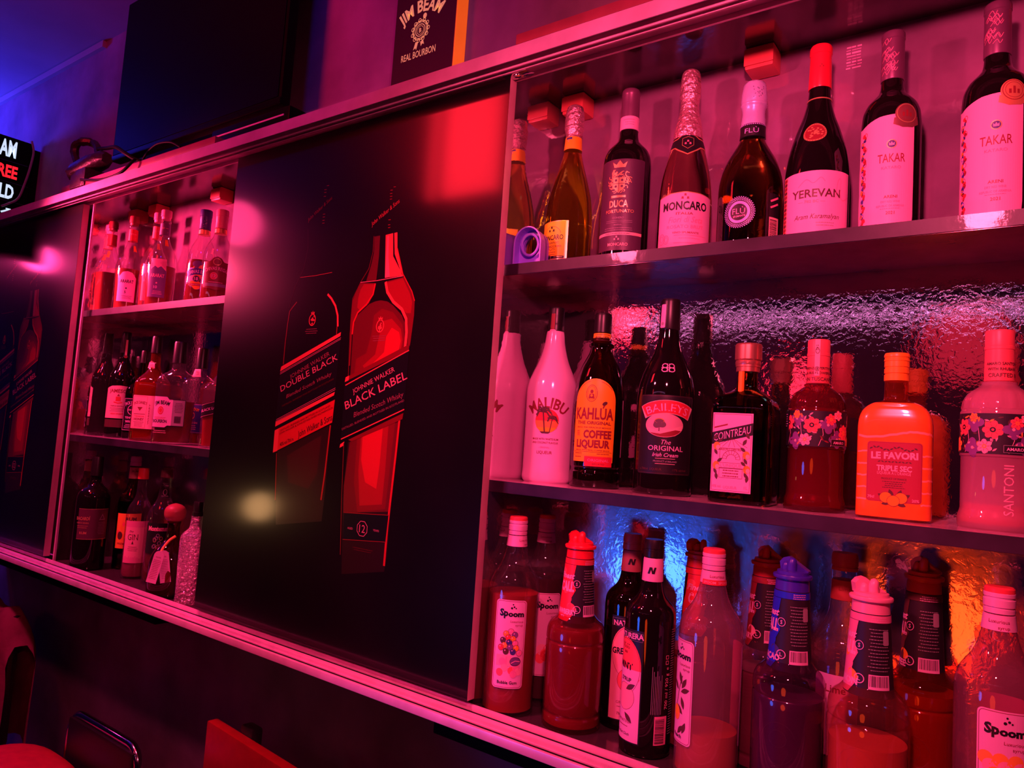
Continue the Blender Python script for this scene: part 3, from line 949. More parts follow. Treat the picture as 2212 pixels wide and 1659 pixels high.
RSTRIP = pm('strip_red_board', (0.24, 0.04, 0.07), 0.4, var=0.15)
for (xa, xb, lab) in ((-0.775, 0.8, 'red board lying along the cabinet top above the wine shelf'), (-2.60, -1.72, 'red board along the cabinet top in front of the television')):
    o = wbox('top_board_strip', xa, xb, -0.005, 0.030, 0.7042, 0.7235, RSTRIP, None, 0.0015)
    tag(o, lab, 'board')
    # it rests on the track's raised back edge
# bourbon sign: a box with cut-out lit lettering
SB = pm('sign_black_face', (0.015, 0.012, 0.02), 0.5)
SW = pm('sign_wood', (0.95, 0.42, 0.10), 0.5, var=0.25, vscale=18)
LIT = pm('sign_lit_cutout', (0.8, 0.5, 0.25), 0.5, emit=(1.0, 0.55, 0.25), estr=0.30)
sg = empty('bourbon_sign', (-1.214, 0.22, 0.7045), 0, 'dark box sign with glowing bourbon lettering and an orange side on the cabinet top', 'sign')
adopt(wbox('sign_box', -1.313, -1.115, 0.2005, YW, 0.7045, 1.10, SW), sg)
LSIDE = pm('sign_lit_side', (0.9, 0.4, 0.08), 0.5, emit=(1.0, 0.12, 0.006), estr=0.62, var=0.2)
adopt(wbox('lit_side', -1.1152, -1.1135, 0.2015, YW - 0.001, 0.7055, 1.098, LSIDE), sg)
d = Decal(lambda u, v, off: (-1.214 + u, 0.2000 - off * 0.6, 0.95 + v + ZF), step=0)
def sgp(x, y):
    a, b = px(x, y, 0.2)
    return ((a + 1.214) * 1000, (b - 0.95) * 1000)
d.rect(0, -47, 197, 393, SB, 0)
a = sgp(908, 65)
for (rr, wd) in ((24, 2.4), (20, 1.4), (15, 2.2), (10.5, 1.3)):
    d.ring(a[0], a[1], rr, rr, wd, LIT, 2, 40)
for k in range(11):
    d.ring(a[0] + 25.5 * cos(k * 2 * PI / 11), a[1] + 25.5 * sin(k * 2 * PI / 11), 4.5, 4.5, 1.8, LIT, 2, 10)
d.text('B', a[0], a[1], 11, LIT, 3, bold=0.02)
d.ell(a[0] + 12, a[1] + 33, 6, 7, LIT, 2)
d.poly([(a[0] - 13, a[1] - 27), (a[0] - 4, a[1] - 29), (a[0] - 9, a[1] - 48), (a[0] - 12, a[1] - 42), (a[0] - 19, a[1] - 46)], LIT, 2)
d.poly([(a[0] + 3, a[1] - 30), (a[0] + 12, a[1] - 27), (a[0] + 16, a[1] - 39), (a[0] + 10, a[1] - 36), (a[0] + 6, a[1] - 42)], LIT, 2)
d.text('JIM BEAM', a[0] - 2, a[1] + 62, 30, LIT, 2, w=150, bold=0.03, arc=110)
b = sgp(903, 116)
d.text('REAL BOURBON', b[0], b[1], 17, LIT, 2, w=112, bold=0.01)
adopt(d.build('sign_face', None), sg)

# LED board that stands out from the wall at the far left
xs = px(66, 380, 0.21)[0]
lb = empty('led_sign', (xs - 0.02, -0.02, 0.76), 0, 'dark LED board with white and red glowing letters standing out from the left wall', 'sign')
zt_ = px(66, 316, 0.21)[1]
adopt(wbox('sign_housing', xs - 0.05, xs, -0.30, 0.21, 0.62, zt_, M_BLACK, None, 0.004), lb)
adopt(wbox('wall_bracket', xs - 0.04, xs - 0.01, 0.21, YW, 0.66, zt_ - 0.02, M_BLACK), lb)
LW = pm('led_white', (0.5, 0.6, 0.8), 0.5, emit=(0.62, 0.80, 1.0), estr=0.95)
LR = pm('led_red', (0.8, 0.02, 0.03), 0.5, emit=(1.0, 0.015, 0.03), estr=1.1)
d = Decal(lambda u, v, off: (xs + off * 2, 0.0 + u, v + ZF), step=0)
def lp(x, y):
    v = r2 * ((x - IW / 2) / FPX) - u2 * ((y - IH / 2) / FPX) + fw
    t = xs / v.x
    return ((v.y * t - 1.0) * 1000, v.z * t * 1000)
for (s, xr, yt, yb, m) in (('AM', 38, 309, 343, LW), ('REE', 39, 363, 389, LR), ('LD', 31, 403, 432, LW)):
    p, q = lp(xr, yt), lp(xr, yb)
    h = p[1] - q[1]
    d.text(s, p[0], (p[1] + q[1]) / 2, h, m, 2, w=h * 0.47 * len(s), bold=0.035, align='r')
p = lp(14, 455)
d.line([(p[0] - 20, p[1] - 10), (p[0] + 8, p[1] + 6)], 7, LW, 2)
d.line([(p[0] - 4, p[1] + 8), (p[0] + 12, p[1] + 9), (p[0] + 9, p[1] - 6)], 6, LW, 2)
for yy in (352, 398, 440):
    a, b = lp(0, yy - 10), lp(60, yy + 6)
    d.line([(a[0] - 100, a[1]), (b[0], a[1])], 2, DBLUE, 1)
adopt(d.build('sign_face', None), lb)
CABW = pm('cable_grey', (0.35, 0.30, 0.40), 0.5)
bm = bmesh.new()
P = [Vector((xs + 0.012, lp(x, y)[0] / 1000, lp(x, y)[1] / 1000 + ZF)) for x, y in ((66, 306), (70, 330), (62, 365), (50, 400), (36, 430), (12, 442), (0, 446))]
tube(bm, spline(P, 5), 0.0045, 8)
o = adopt(obj('power_cable', bm, CABW, smooth=True), lb)

# taped clamp spotlight and its cables on the cabinet top
TAPE = pm('black_tape', (0.03, 0.012, 0.02), 0.38, spec=0.6, bump=0.6, bscale=60, bdist=0.004)
ls = empty('taped_spotlight', (-2.67, 0.02, 0.704), 0, 'small spotlight wrapped in crumpled black tape on the cabinet top by the television', 'spotlight')
def P3(x, y, Y):
    a, b = px(x, y, Y)
    return Vector((a, Y, b + ZF))
bm = bmesh.new()
tube(bm, spline([P3(166, 352, 0.02), P3(161, 330, 0.02), P3(165, 312, 0.02), P3(180, 306, 0.03), P3(200, 309, 0.05), P3(212, 322, 0.05), P3(214, 345, 0.05)], 4), [0.011 + 0.004 * random.random() for _ in range(25)], 8)
adopt(obj('yoke', bm, TAPE, smooth=True), ls)
bm = bmesh.new()
tube(bm, [P3(152, 378, 0.0), P3(165, 374, 0.01), P3(200, 356, 0.02), P3(222, 344, 0.03), P3(231, 342, 0.03)], [0.020, 0.028, 0.030, 0.026, 0.018], 12)
for v in bm.verts:
    v.co += Vector((random.uniform(-1, 1), random.uniform(-1, 1), random.uniform(-1, 1))) * 0.003
adopt(obj('lamp_body', bm, TAPE, smooth=True), ls)
bm = bmesh.new()
b0 = P3(190, 372, 0.02)
box(bm, b0.x - 0.05, b0.x + 0.05, -0.01, 0.05, 0.7042, b0.z - ZF, 0.004, zf=ZF)
adopt(obj('base', bm, TAPE, smooth=True), ls)
def cable(name, pts, Y, r, lab):
    bm = bmesh.new()
    tube(bm, spline([P3(x, y, Y + dy) for x, y, dy in pts], 5), r, 8)
    tag(obj(name, bm, M_BLACK, smooth=True), lab, 'cable')
cable('cable', [(212, 322, 0.03), (232, 320, 0.02), (250, 318, 0.0), (272, 332, -0.01), (290, 343, 0.0), (305, 349, 0.01)], 0.0, 0.006, 'black twisted cable running from the taped spotlight to the cabinet top')
cable('cable', [(175, 388, 0), (205, 389, -0.01), (232, 385, -0.015), (262, 372, -0.01), (285, 350, 0.0), (292, 345, 0.01)], -0.02, 0.0042, 'thin dark cable curling below the taped spotlight')
cable('cable', [(306, 349, 0), (318, 330, 0), (335, 314, 0), (352, 308, 0), (372, 308, 0), (390, 318, 0)], 0.03, 0.0032, 'thin dark cable arching under the television')

# ------------------------------------------------------------------ seats under the cabinet (mostly out of the frame)
REDS = pm('seat_red', (0.50, 0.02, 0.03), 0.38, var=0.12, vscale=40)
REDB = pm('board_red', (0.22, 0.006, 0.010), 0.3, var=0.12, vscale=40)
BLKV = pm('black_vinyl', (0.012, 0.010, 0.012), 0.35)
def rrect_path(x0, x1, z0, z1, r, Y, lean=0.0):
    pts = []
    for (ax, az, a0) in ((1, -1, -90), (1, 1, 0), (-1, 1, 90), (-1, -1, 180)):
        for k in range(6):
            a = rad(a0 + 18 * k)
            x = (x1 - r if ax > 0 else x0 + r) + r * cos(a)
            z = (z1 - r if az > 0 else z0 + r) + r * sin(a)
            pts.append(Vector((x, Y + lean * (z - z0), z + ZF)))
    return pts
# chrome framed bar chair
Yc = 0.06
x0, zt = px(158, 1548, Yc); x1, zt2 = px(305, 1605, Yc)
zt = (zt + zt2) / 2
bs = empty('bar_chair', ((x0 + x1) / 2, -0.06, -ZF), 0, 'bar chair with black padded back in a bent chrome frame and a red seat', 'chair')
bm = bmesh.new(); tube(bm, rrect_path(x0, x1, zt - 0.42, zt, 0.055, Yc - 0.02, 0.05), 0.011, 12, True)
adopt(obj('back_frame', bm, M_CHROME, smooth=True), bs)
adopt(wbox('backrest', x0 + 0.008, x1 - 0.008, Yc - 0.018, Yc + 0.008, zt - 0.36, zt - 0.008, BLKV, None, 0.012), bs)
sx, sz = px(90, 1650, -0.06)
bm = bmesh.new()
bmesh.ops.create_uvsphere(bm, u_segments=40, v_segments=20, radius=1.0)
for v in bm.verts:
    q = v.co.copy()
    n_ = 3.2
    k_ = (abs(q.x) ** n_ + abs(q.y) ** n_) ** (1 / n_) or 1
    h_ = math.hypot(q.x, q.y)
    v.co = Vector((sx - 0.075 + q.x * h_ / k_ * 0.20, -0.16 + q.y * h_ / k_ * 0.19, sz - 0.045 + 0.045 * (abs(q.z) ** 0.75) * (1 if q.z > 0 else -1) + ZF))
adopt(obj('seat', bm, REDS, smooth=True, sharp=80), bs)
for (lx, ly) in ((sx - 0.22, -0.30), (sx + 0.07, -0.30), (sx - 0.22, -0.02), (sx + 0.07, -0.02)):
    bm = bmesh.new(); tube(bm, [(lx, ly, 0.0), (lx, ly, sz - 0.07 + ZF)], 0.012, 10)
    adopt(obj('leg', bm, M_CHROME, smooth=True), bs)
for sxx in (x0 + 0.003, x1 - 0.003):
    bm = bmesh.new(); tube(bm, [(sxx, Yc - 0.02, zt - 0.40 + ZF), (sxx * 0.5 + (sx - 0.05) * 0.5, Yc - 0.12, sz - 0.07 + ZF)], 0.010, 10)
    adopt(obj('back_post', bm, M_CHROME, smooth=True), bs)
# red board-backed chair, turned a little to the room
xa, za = px(447, 1556, 0.02)
v = r2 * ((603 - IW / 2) / FPX) - u2 * ((1655 - IH / 2) / FPX) + fw
t = za / v.z
xb, yb = v.x * t, v.y * t - 1.0
rz = math.atan2(yb - 0.02, xb - xa)
rc = empty('board_chair', (xa, 0.02, -ZF), rz, 'red chair with a thick flat board backrest on a black post', 'chair')
ht = za + ZF
def lbox(name, x0, x1, y0, y1, z0, z1, mat, bev):
    bm = bmesh.new(); box(bm, x0, x1, y0, y1, z0, z1, bev)
    return obj(name, bm, mat, rc, smooth=True)
lbox('backrest', 0, 0.42, 0, 0.026, ht - 0.16, ht, REDB, 0.005)
lbox('back_post', 0.10, 0.15, 0.0262, 0.055, ht - 0.62, ht + 0.016, BLKV, 0.008)
lbox('seat', 0.0, 0.42, -0.40, 0.02, ht - 0.46, ht - 0.42, REDB, 0.012)
for (lx, ly) in ((0.03, -0.37), (0.39, -0.37), (0.03, -0.02), (0.39, -0.02)):
    bm = bmesh.new(); tube(bm, [(lx, ly, 0.0), (lx, ly, ht - 0.445)], 0.013, 10)
    obj('leg', bm, BLKV, rc, smooth=True)
# jacket over a chair back at the far left
Ye = 0.02
jx, jz = px(20, 1318, Ye); jx2, jz2 = px(82, 1440, Ye)
ch = empty('dark_chair', (jx, -0.05, -ZF), 0, 'dark chair standing under the maroon jacket', 'chair')
adopt(wbox('backrest', jx - 0.30, jx + 0.03, Ye, Ye + 0.03, jz - 0.42, jz - 0.012, BLKV, None, 0.014), ch)
adopt(wbox('seat', jx - 0.30, jx + 0.03, -0.38, Ye + 0.01, jz - 0.47, jz - 0.42, BLKV, None, 0.012), ch)
for (lx, ly) in ((-0.28, -0.35), (0.01, -0.35), (-0.28, 0.0), (0.01, 0.0)):
    bm = bmesh.new(); tube(bm, [(jx + lx, ly, 0.0), (jx + lx, ly, jz - 0.46 + ZF)], 0.014, 10)
    adopt(obj('leg', bm, BLKV, smooth=True), ch)
MAR = pm('jacket_cloth', (0.30, 0.04, 0.12), 0.8, var=0.25, vscale=12, bump=0.3, bscale=25, bdist=0.01)
bm = bmesh.new()
NX, NS = 22, 30
grid = []
for i in range(NX + 1):
    u = i / NX
    row = []
    for j in range(NS + 1):
        s = (j / NS - 0.5) * 2                      # -1 front hem .. +1 back hem
        x = jx - 0.33 + 0.40 * u
        e = max(0, abs(u - 0.5) * 2 - 0.55) / 0.45  # drop of the shoulders
        top = jz - 0.10 * e ** 2 + 0.004 * sin(9 * u)
        L = abs(s) * 0.44
        y = Ye + 0.015 + (0.045 if s > 0 else -0.045) * min(1, abs(s) * 6) + 0.012 * sin(u * 21 + s * 3) * min(1, abs(s) * 3)
        z = top - max(0, L - 0.03) - 0.006 * sin(u * 13)
        x += 0.05 * abs(s) * (1 if u > 0.5 else -1) * e
        row.append(bm.verts.new((x, y, z + ZF)))
    grid.append(row)
for i in range(NX):
    for j in range(NS):
        bm.faces.new((grid[i][j], grid[i + 1][j], grid[i + 1][j + 1], grid[i][j + 1]))
bmesh.ops.solidify(bm, geom=bm.faces[:], thickness=0.004)
tag(obj('jacket', bm, MAR, smooth=True, sharp=70), 'maroon jacket draped over the dark chair back at far left', 'jacket')

# ================================================================== BOTTLES
def cam_yaw(X, Y):
    return math.atan2(-X, 1.0 + Y)

class Bottle:
    def __init__(s, name, label, X, Y, Z, H, R, prof, mat, phi=0.0, shape=ROUND, yaw=None, group=None, seg=48, rib=None, body='glass_body', cat='bottle'):
        s.H, s.R, s.shape = H, R, shape
        s.root = empty(name, (X, Y, Z), (cam_yaw(X, Y) if yaw is None else yaw) + rad(phi), label, cat, group)
        s.prof = [(q[0] * H, q[1] * R, q[2] if len(q) > 2 else 1.0) for q in prof]
        if mat:
            s.body = lathe(body, s.prof, mat, s.root, shape, seg, rib=rib)
    def part(s, name, prof, mat, smooth=4, shape=None, seg=40, wob=0.0, label=None, parent=None, rib=None, sharp=40):
        p = [(q[0] * s.H, q[1] * s.R, q[2] if len(q) > 2 else 1.0) for q in prof]
        o = lathe(name, p, mat, parent or s.root, shape or s.shape, seg, smooth, wob, rib, sharp=sharp)
        if label: o['label'] = label
        return o
    def liquid(s, top, mat, k=0.93, bot=0.022):
        pr = []
        for (z, r, sq) in smooth_prof(s.prof, 4):
            if bot * s.H < z < top * s.H:
                pr.append((z, r * k, sq))
        rb, sb = prof_r(s.prof, bot * s.H); rt_, st = prof_r(s.prof, top * s.H)
        pr = [(bot * s.H, rb * k * 0.9, sb)] + pr + [(top * s.H, rt_ * k, st)]
        return lathe('liquid', pr, mat, s.root, s.shape, 40, 1)
    def dec(s, zc, ang=0.0, step=3.0, vstep=None, prof=None, ref=None):
        """artwork centred at the height fraction zc"""
        p = prof or s.prof
        return Decal(on_bottle(p, s.shape, zc * s.H, ang, ref), step, vstep)
    def sleeve(s, prof):
        return [(q[0] * s.H, q[1] * s.R, q[2] if len(q) > 2 else 1.0) for q in prof]

BORD = [(0, .90), (.012, 1), (.06, 1), (.545, 1), (.60, .97), (.645, .85), (.68, .62), (.71, .44), (.74, .385), (.78, .37), (.985, .355)]
BURG = [(0, .90), (.012, 1), (.06, 1), (.33, 1), (.44, .93), (.56, .72), (.66, .48), (.74, .36), (.80, .335), (.985, .32)]
CHAM = [(0, .90), (.012, 1), (.06, 1), (.28, 1), (.40, .94), (.52, .76), (.62, .55), (.70, .40), (.78, .33), (.985, .30)]
CHAMF = [(0, .90), (.012, 1), (.06, 1), (.36, 1), (.44, .95), (.53, .78), (.60, .56), (.655, .40), (.70, .345), (.985, .33)]

def castle(d, cx, cy, s, m, L=3):
    """three small towers"""
    for (ox, oy) in ((0, s * 1.15), (-s * 0.95, 0), (s * 0.95, 0)):
        d.poly([(cx + ox - s * .45, cy + oy), (cx + ox + s * .45, cy + oy), (cx + ox + s * .32, cy + oy + s * .6), (cx + ox + s * .5, cy + oy + s * .9),
                (cx + ox + s * .2, cy + oy + s * .75), (cx + ox, cy + oy + s * 1.0), (cx + ox - s * .2, cy + oy + s * .75), (cx + ox - s * .5, cy + oy + s * .9), (cx + ox - s * .32, cy + oy + s * .6)], m, L)

def foil(b, z0, r0, r1, mat, z1=1.0, collar=0.865, name='foil_capsule'):
    """crinkled sparkling-wine foil with a swollen mushroom cork"""
    return b.part(name, [(z0, r0), (z0 + .03, r0 * .98), (collar - .05, r1 * .93), (collar - .02, r1 * 1.0), (collar - .005, r1 * 1.10), (collar + .005, r1 * 1.06),
                         (collar + .03, r1 * 1.08), (z1 - .035, r1 * .98), (z1 - .012, r1 * .86), (z1, r1 * .55)], mat, wob=0.035, seg=36, sharp=60)

PURPLEF = pm('capsule_purple', (0.20, 0.07, 0.16), 0.35, metal=0.3)
REDCAP = pm('capsule_red', (0.85, 0.02, 0.05), 0.3, spec=0.6)
def fluid(name, col, ior=1.38):
    """bottle glass together with what fills it: one clear, strongly tinted, refracting body"""
    m = pm(name, col, 0.02, spec=0.5, ior=ior)
    m.node_tree.nodes['Principled BSDF'].inputs['Transmission Weight'].default_value = 1.0
    return m
AMBER = fluid('amber_wine', (1.0, 0.74, 0.06))
ROSE = fluid('rose_wine', (1.0, 0.50, 0.30))
DAMBER = fluid('dark_amber_glass', (0.32, 0.16, 0.02))
T = Z1

# --- 1 sparkling wine with the orange label
b = Bottle('wine_bottle', 'amber sparkling wine bottle with an orange label beside the purple holder', -.737, .147, T, .3267, .0445, CHAM, AMBER, 0)
foil(b, .79, .345, .385, FOILP, name='foil_capsule')
pb = b.sleeve([(.72, .395), (.745, .37), (.80, .352)])
b.part('neck_band', [(.725, .385), (.725, .392), (.80, .356), (.80, .34)], ORANGE, 1)
d = b.dec(.762, -14, 2, None, pb)
d.poly([(-11, 11), (1, 11), (2, 0), (-3, -8), (-6, -11), (-10, -6), (-12, 0)], DBLUE, 1); castle(d, -6, -2, 3.2, PINKI, 2)
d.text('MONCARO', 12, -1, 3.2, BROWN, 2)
d.build('neck_print', b.root)
d = b.dec(.163, -42)
d.rect(0, 0, 66, 74, GOLD, 0); d.rect(-2, 1.5, 60, 69, ORANGE, 1)
for k in range(22):
    d.ell(31.5, -35 + k * 3.3, 1.3, 1.3, GOLD, .2, 6)
d.ring(0, 10, 20, 17, .7, BROWN, 2, 20, 10, 170); castle(d, 0, 17, 5, INK, 2)
d.text('MONCARO', 0, 6, 9, INK, 3, w=50, bold=.02)
d.text('ORGANIC', 1, -4, 3.6, BROWN, 3, w=32); d.text('VERDICCHIO', 1, -11, 3.8, BROWN, 3, w=42)
d.line([(-9, -18), (-4, -15), (0, -19), (5, -15), (10, -17)], .7, BROWN, 3); d.micro(0, -22, 26, 2, 4, .8, BROWN, 3)
d.rect(-2, -31.5, 60, 5, INK, 2); d.ell(-2, -31.5, 4, 4.6, INK, 2.5); d.ring(-2, -31.5, 3.4, 3.8, .6, GOLD, 3, 14); d.line([(8, -31), (25, -31)], .8, GOLD, 3)
d.build('front_label', b.root)

# --- 2 dark red wine with the golden crest
b = Bottle('wine_bottle', 'dark wine bottle with purple label and golden crest on the top shelf', -.619, .147, T, .3291, .0430, BORD, DKGL, 0)
b.part('capsule', [(.835, .385), (.84, .39), (.965, .37), (.97, .385), (.99, .38), (1.0, .33)], PURPLEF, 2)
pb = b.sleeve([(.765, .392), (.84, .392)])
b.part('neck_band', [(.765, .38), (.766, .394), (.838, .392), (.839, .38)], WHITE, 1)
d = b.dec(.80, -5, 2, None, b.sleeve([(.765, .396), (.84, .394)])); d.micro(0, 6, 24, 1, 4, 1.6, PINKI); d.micro(2, 1, 20, 2, 4, .9, GREYI); d.build('neck_print', b.root)
PLAB = pm('label_deep_purple', (0.085, 0.03, 0.075), 0.45)
d = b.dec(.318, -16)
d.rect(0, 0, 92, 163, PLAB, 0, r=3)
g = (-1, 40)
for k in range(46):
    a = random.random() * 2 * PI; q = random.uniform(.45, 1.0)
    x, y = 20 * q * cos(a), 22 * q * sin(a)
    d.ring(g[0] + x, g[1] + y, random.uniform(2, 4.5), random.uniform(2, 4.5), 1.1, GOLD, 1 + k * .03, 10, a * 57, a * 57 + 230)
d.poly([(g[0] - 11, g[1] + 8), (g[0] + 11, g[1] + 8), (g[0] + 10, g[1] - 10), (g[0], g[1] - 20), (g[0] - 10, g[1] - 10)], GOLD, 3)
d.line([(g[0], g[1] + 8), (g[0], g[1] - 18)], 1, PLAB, 4); d.line([(g[0] - 11, g[1] - 3), (g[0] + 11, g[1] - 3)], 1, PLAB, 4)
for ox in (-5.5, 5.5):
    for oy in (3, -8): d.ell(g[0] + ox, g[1] + oy, 2.4, 2.4, PLAB, 4, 8)
d.poly([(g[0] - 10, g[1] + 26), (g[0] + 10, g[1] + 26), (g[0] + 13, g[1] + 36), (g[0] + 6, g[1] + 31), (g[0], g[1] + 39), (g[0] - 6, g[1] + 31), (g[0] - 13, g[1] + 36)], GOLD, 3)
d.rect(g[0], g[1] - 26, 26, 4, GOLD, 3)
d.text('DUCA', 0, 1, 12, GOLD, 3, w=34, bold=.03); d.text('FORTUNATO', 2, -12, 5.6, GOLD, 3, w=52)
d.text('CONERO', 1, -24, 3.4, GREYI, 3); d.line([(-22, -29), (26, -29)], .6, GREYI, 3); d.line([(-22, -32), (26, -32)], .6, GREYI, 3); d.text('RISERVA', 1, -36.5, 2.6, GREYI, 3); d.micro(1, -42, 52, 2, 3.6, 1.0, GREYI, 3)
d.rect(0, -52, 92, 5.2, CREAM, 2); d.micro(0, -52, 60, 1, 3, 1.2, BROWN, 3)
castle(d, 0, -63.5, 3.6, CREAM, 3); d.text('MONCARO', 2, -71, 5.2, CREAM, 3, w=36, bold=.02)
d.build('front_label', b.root)

# --- 3 rose sparkling wine
b = Bottle('wine_bottle', 'pink sparkling wine bottle with black shield collar and pale pink label', -.5045, .147, T, .3384, .0443, CHAM, ROSE, 0)
foil(b, .63, .56, .37, FOILP, name='foil_capsule').data.materials[0] = FOILP
pc = b.sleeve([(.52, .775), (.58, .65), (.62, .565), (.66, .50), (.68, .46)])
d = b.dec(.585, 0, 2, 4, pc, ref=.028)
d.poly([(-44, 12), (-22, 12), (-14, 17), (0, 19), (14, 17), (22, 12), (44, 12), (44, -6), (22, -7), (14, -13), (0, -22), (-14, -13), (-22, -7), (-44, -6)], GOLD, 1)
d.poly([(-44, 10), (-21, 10), (-13, 15), (0, 17), (13, 15), (21, 10), (44, 10), (44, -4), (21, -5), (13, -11), (0, -19.5), (-13, -11), (-21, -5), (-44, -4)], INK, 2)
d.line([(-10, 10), (0, 13), (10, 10), (9, -3), (0, -10), (-9, -3)], .9, GOLD, 3, True); castle(d, 0, -1.5, 4, PINKI, 3)
d.build('collar_label', b.root)
d = b.dec(.178, 0)
d.poly([(-52, -47), (52, -47), (52, 44), (26, 48), (0, 49.5), (-26, 48), (-52, 44)], GOLD, 0)
d.poly([(-51, -46), (51, -46), (51, 43), (26, 46.6), (0, 48), (-26, 46.6), (-51, 43)], PINKI, .6)
d.poly([(-51, -46), (51, -46), (51, 43), (26, 46.6), (0, 48), (-26, 46.6), (-51, 43)], WHITE, 1)
castle(d, 0, 37, 4.6, DRED, 2)
d.text('MONCARO', 0, 26, 13.5, INK, 3, w=78, bold=.03); d.text('ITALIA', 0, 12.5, 4.2, DRED, 3, w=28); d.text('Fiori di Seta', 2, 2.5, 10, PINKI, 3, w=58, shear=.3, bold=0)
d.text('ROSATO BRUT', 2, -9.5, 5.6, PINKI, 3, w=62); d.text('VINO SPUMANTE', 3, -19.5, 3.4, DRED, 3, w=44)
d.line([(-16, -24), (40, -24), (44, -30), (40, -37), (-16, -37)], .8, PINKI, 3); d.micro(10, -29, 40, 1, 3, 1, PINKI, 3)
for k in range(7): d.line([(-48, -36 - k * 1.6), (48, -36 - k * 1.6)], .45, PINKI, 3)
for ox, rr in ((-40, 9), (-30, 7)): d.ring(ox, -28 - (9 - rr), rr * .7, rr, 1.2, PINKI, 4, 14); d.ring(ox, -28 - (9 - rr), rr * .4, rr * .6, 1, PINKI, 4, 12)
d.build('front_label', b.root)

# --- 4 dark bottle with lilac foil and dotted round label
b = Bottle('wine_bottle', 'dark round-shouldered bottle with lilac foil and a dotted circle label', -.3932, .147, T, .2904, .0500, CHAMF, DAMBER, 0)
FOILL = pm('foil_lilac', (0.70, 0.55, 1.0), 0.32, metal=0.25, bump=0.4, bscale=90)
foil(b, .735, .385, .375, FOILL)
pc = b.sleeve([(.66, .415), (.70, .392), (.745, .398)])
b.part('neck_band', [(.665, .395), (.668, .408), (.70, .395), (.735, .398), (.74, .385)], INK, 1)
d = b.dec(.70, -6, 2, None, b.sleeve([(.66, .42), (.70, .400), (.745, .404)]))
d.text('FLÙ', 0, -1, 8, LILAC, 2, w=22, bold=.0)
for k in range(18): d.ell(-26 + k * 3.1, 9.5, 1.1, 1.1, LILAC, 2, 8)
d.build('neck_print', b.root)
d = b.dec(.905, 0, 0, None, b.sleeve([(.74, .39), (.86, .40), (.97, .40), (1, .37)]))
for k in range(16): d.ell(random.uniform(-4, 15), random.uniform(-8, 14), .8, .8, PURP, 2, 6)
d.build('foil_dots', b.root)
d = b.dec(.205, -19)
d.ell(0, 0, 24, 24, INK, 0, 40)
for ring_, rr, sz in ((0, 24.5, .9), (1, 22.2, 1.0), (2, 19.8, .9)):
    for k in range(44):
        a = 2 * PI * (k + .5 * (ring_ % 2)) / 44
        d.ell(rr * cos(a), rr * sin(a), sz, sz, LILAC, 1, 6)
d.ring(0, 0, 15.4, 15.4, 4.2, LILAC, 2, 40)
d.text('FLÙ', 0, 1.5, 9, WHITE, 3, w=20, bold=0.0); d.text('SPUMANTE', 1, -6.5, 3, WHITE, 3, w=19, rot=.08)
d.build('front_label', b.root)
d = b.dec(.165, 47)
d.rect(0, 18, 22, 50, INK, 0); d.line([(-8, 30), (8, 38)], 3, PINKI, 1); d.line([(-8, 20), (8, 28)], 3, PINKI, 1)
d.bars(0, -14, 20, 38, CREAM, INK, True)
d.build('back_label', b.root)

# --- 5 burgundy bottle with the red cap
b = Bottle('wine_bottle', 'dark sloping wine bottle with a bright red capsule and pale label', -.2915, .147, T, .3222, .0462, BURG, DKGL, 0)
b.part('capsule', [(.785, .355), (.79, .365), (.955, .335), (.958, .36), (.985, .36), (1.0, .32)], REDCAP, 2)
d = b.dec(.89, 5, 0, None, b.sleeve([(.79, .37), (.955, .34)])); castle(d, 0, -3, 2.4, DRED, 2); d.build('capsule_print', b.root)
b.part('gold_ring', [(.722, .37), (.723, .392), (.728, .388), (.729, .36)], GOLD, 1)
d = b.dec(.535, -8, 2, 4, None, ref=.036)
d.ell(0, 0, 17, 15.5, GOLD, 1, 26); d.ell(0, 0, 14.5, 13, DRED, 2, 24)
for k in range(24):
    a = random.random() * 6.3; q = random.random()
    d.ell(11 * q * cos(a), 10 * q * sin(a), 2.0, 1.5, GOLD, 3 + .02 * k, 6)
for k in range(26): d.ell(15.7 * cos(k * .2417), 14.2 * sin(k * .2417), .7, .7, DRED, 2.4, 6)
d.build('shoulder_medal', b.root)
d = b.dec(.175, -3)
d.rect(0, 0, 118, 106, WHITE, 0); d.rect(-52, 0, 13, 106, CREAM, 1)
for k in range(16):
    d.ell(-52, 48 - k * 6.4, 4.5, 2.6, (DRED, BROWN)[k % 2], 2, 8); d.ring(-52, 48 - k * 6.4, 5.6, 3.0, .7, REDI, 3, 10)
d.text('YEREVAN', 2, 19, 12, BROWN, 3, w=72, bold=.02); d.text('— 782 BC —', -4, 6.5, 4, GREYI, 3, w=38)
d.line(spline([(-24, 30, 0), (-12, 40, 0), (-2, 34, 0), (8, 42, 0), (14, 36, 0)], 5) and [(p.x, p.y) for p in spline([(-24, 30, 0), (-12, 40, 0), (-2, 34, 0), (8, 42, 0), (14, 36, 0)], 5)], .6, PINKI, 3)
d.line([(p.x, p.y) for p in spline([(30, 12, 0), (34, 38, 0), (39, 40, 0), (38, 18, 0), (44, 10, 0), (56, 18, 0)], 5)], .6, PINKI, 3)
d.text('Aram Karamalyan', 4, -16, 7.5, BROWN, 3, w=66, shear=.35, bold=0)
d.micro(16, -26, 34, 2, 4, 1.1, GREYI, 3); d.micro(-14, -43, 44, 2, 3.6, 1.6, BROWN, 3)
d.build('front_label', b.root)

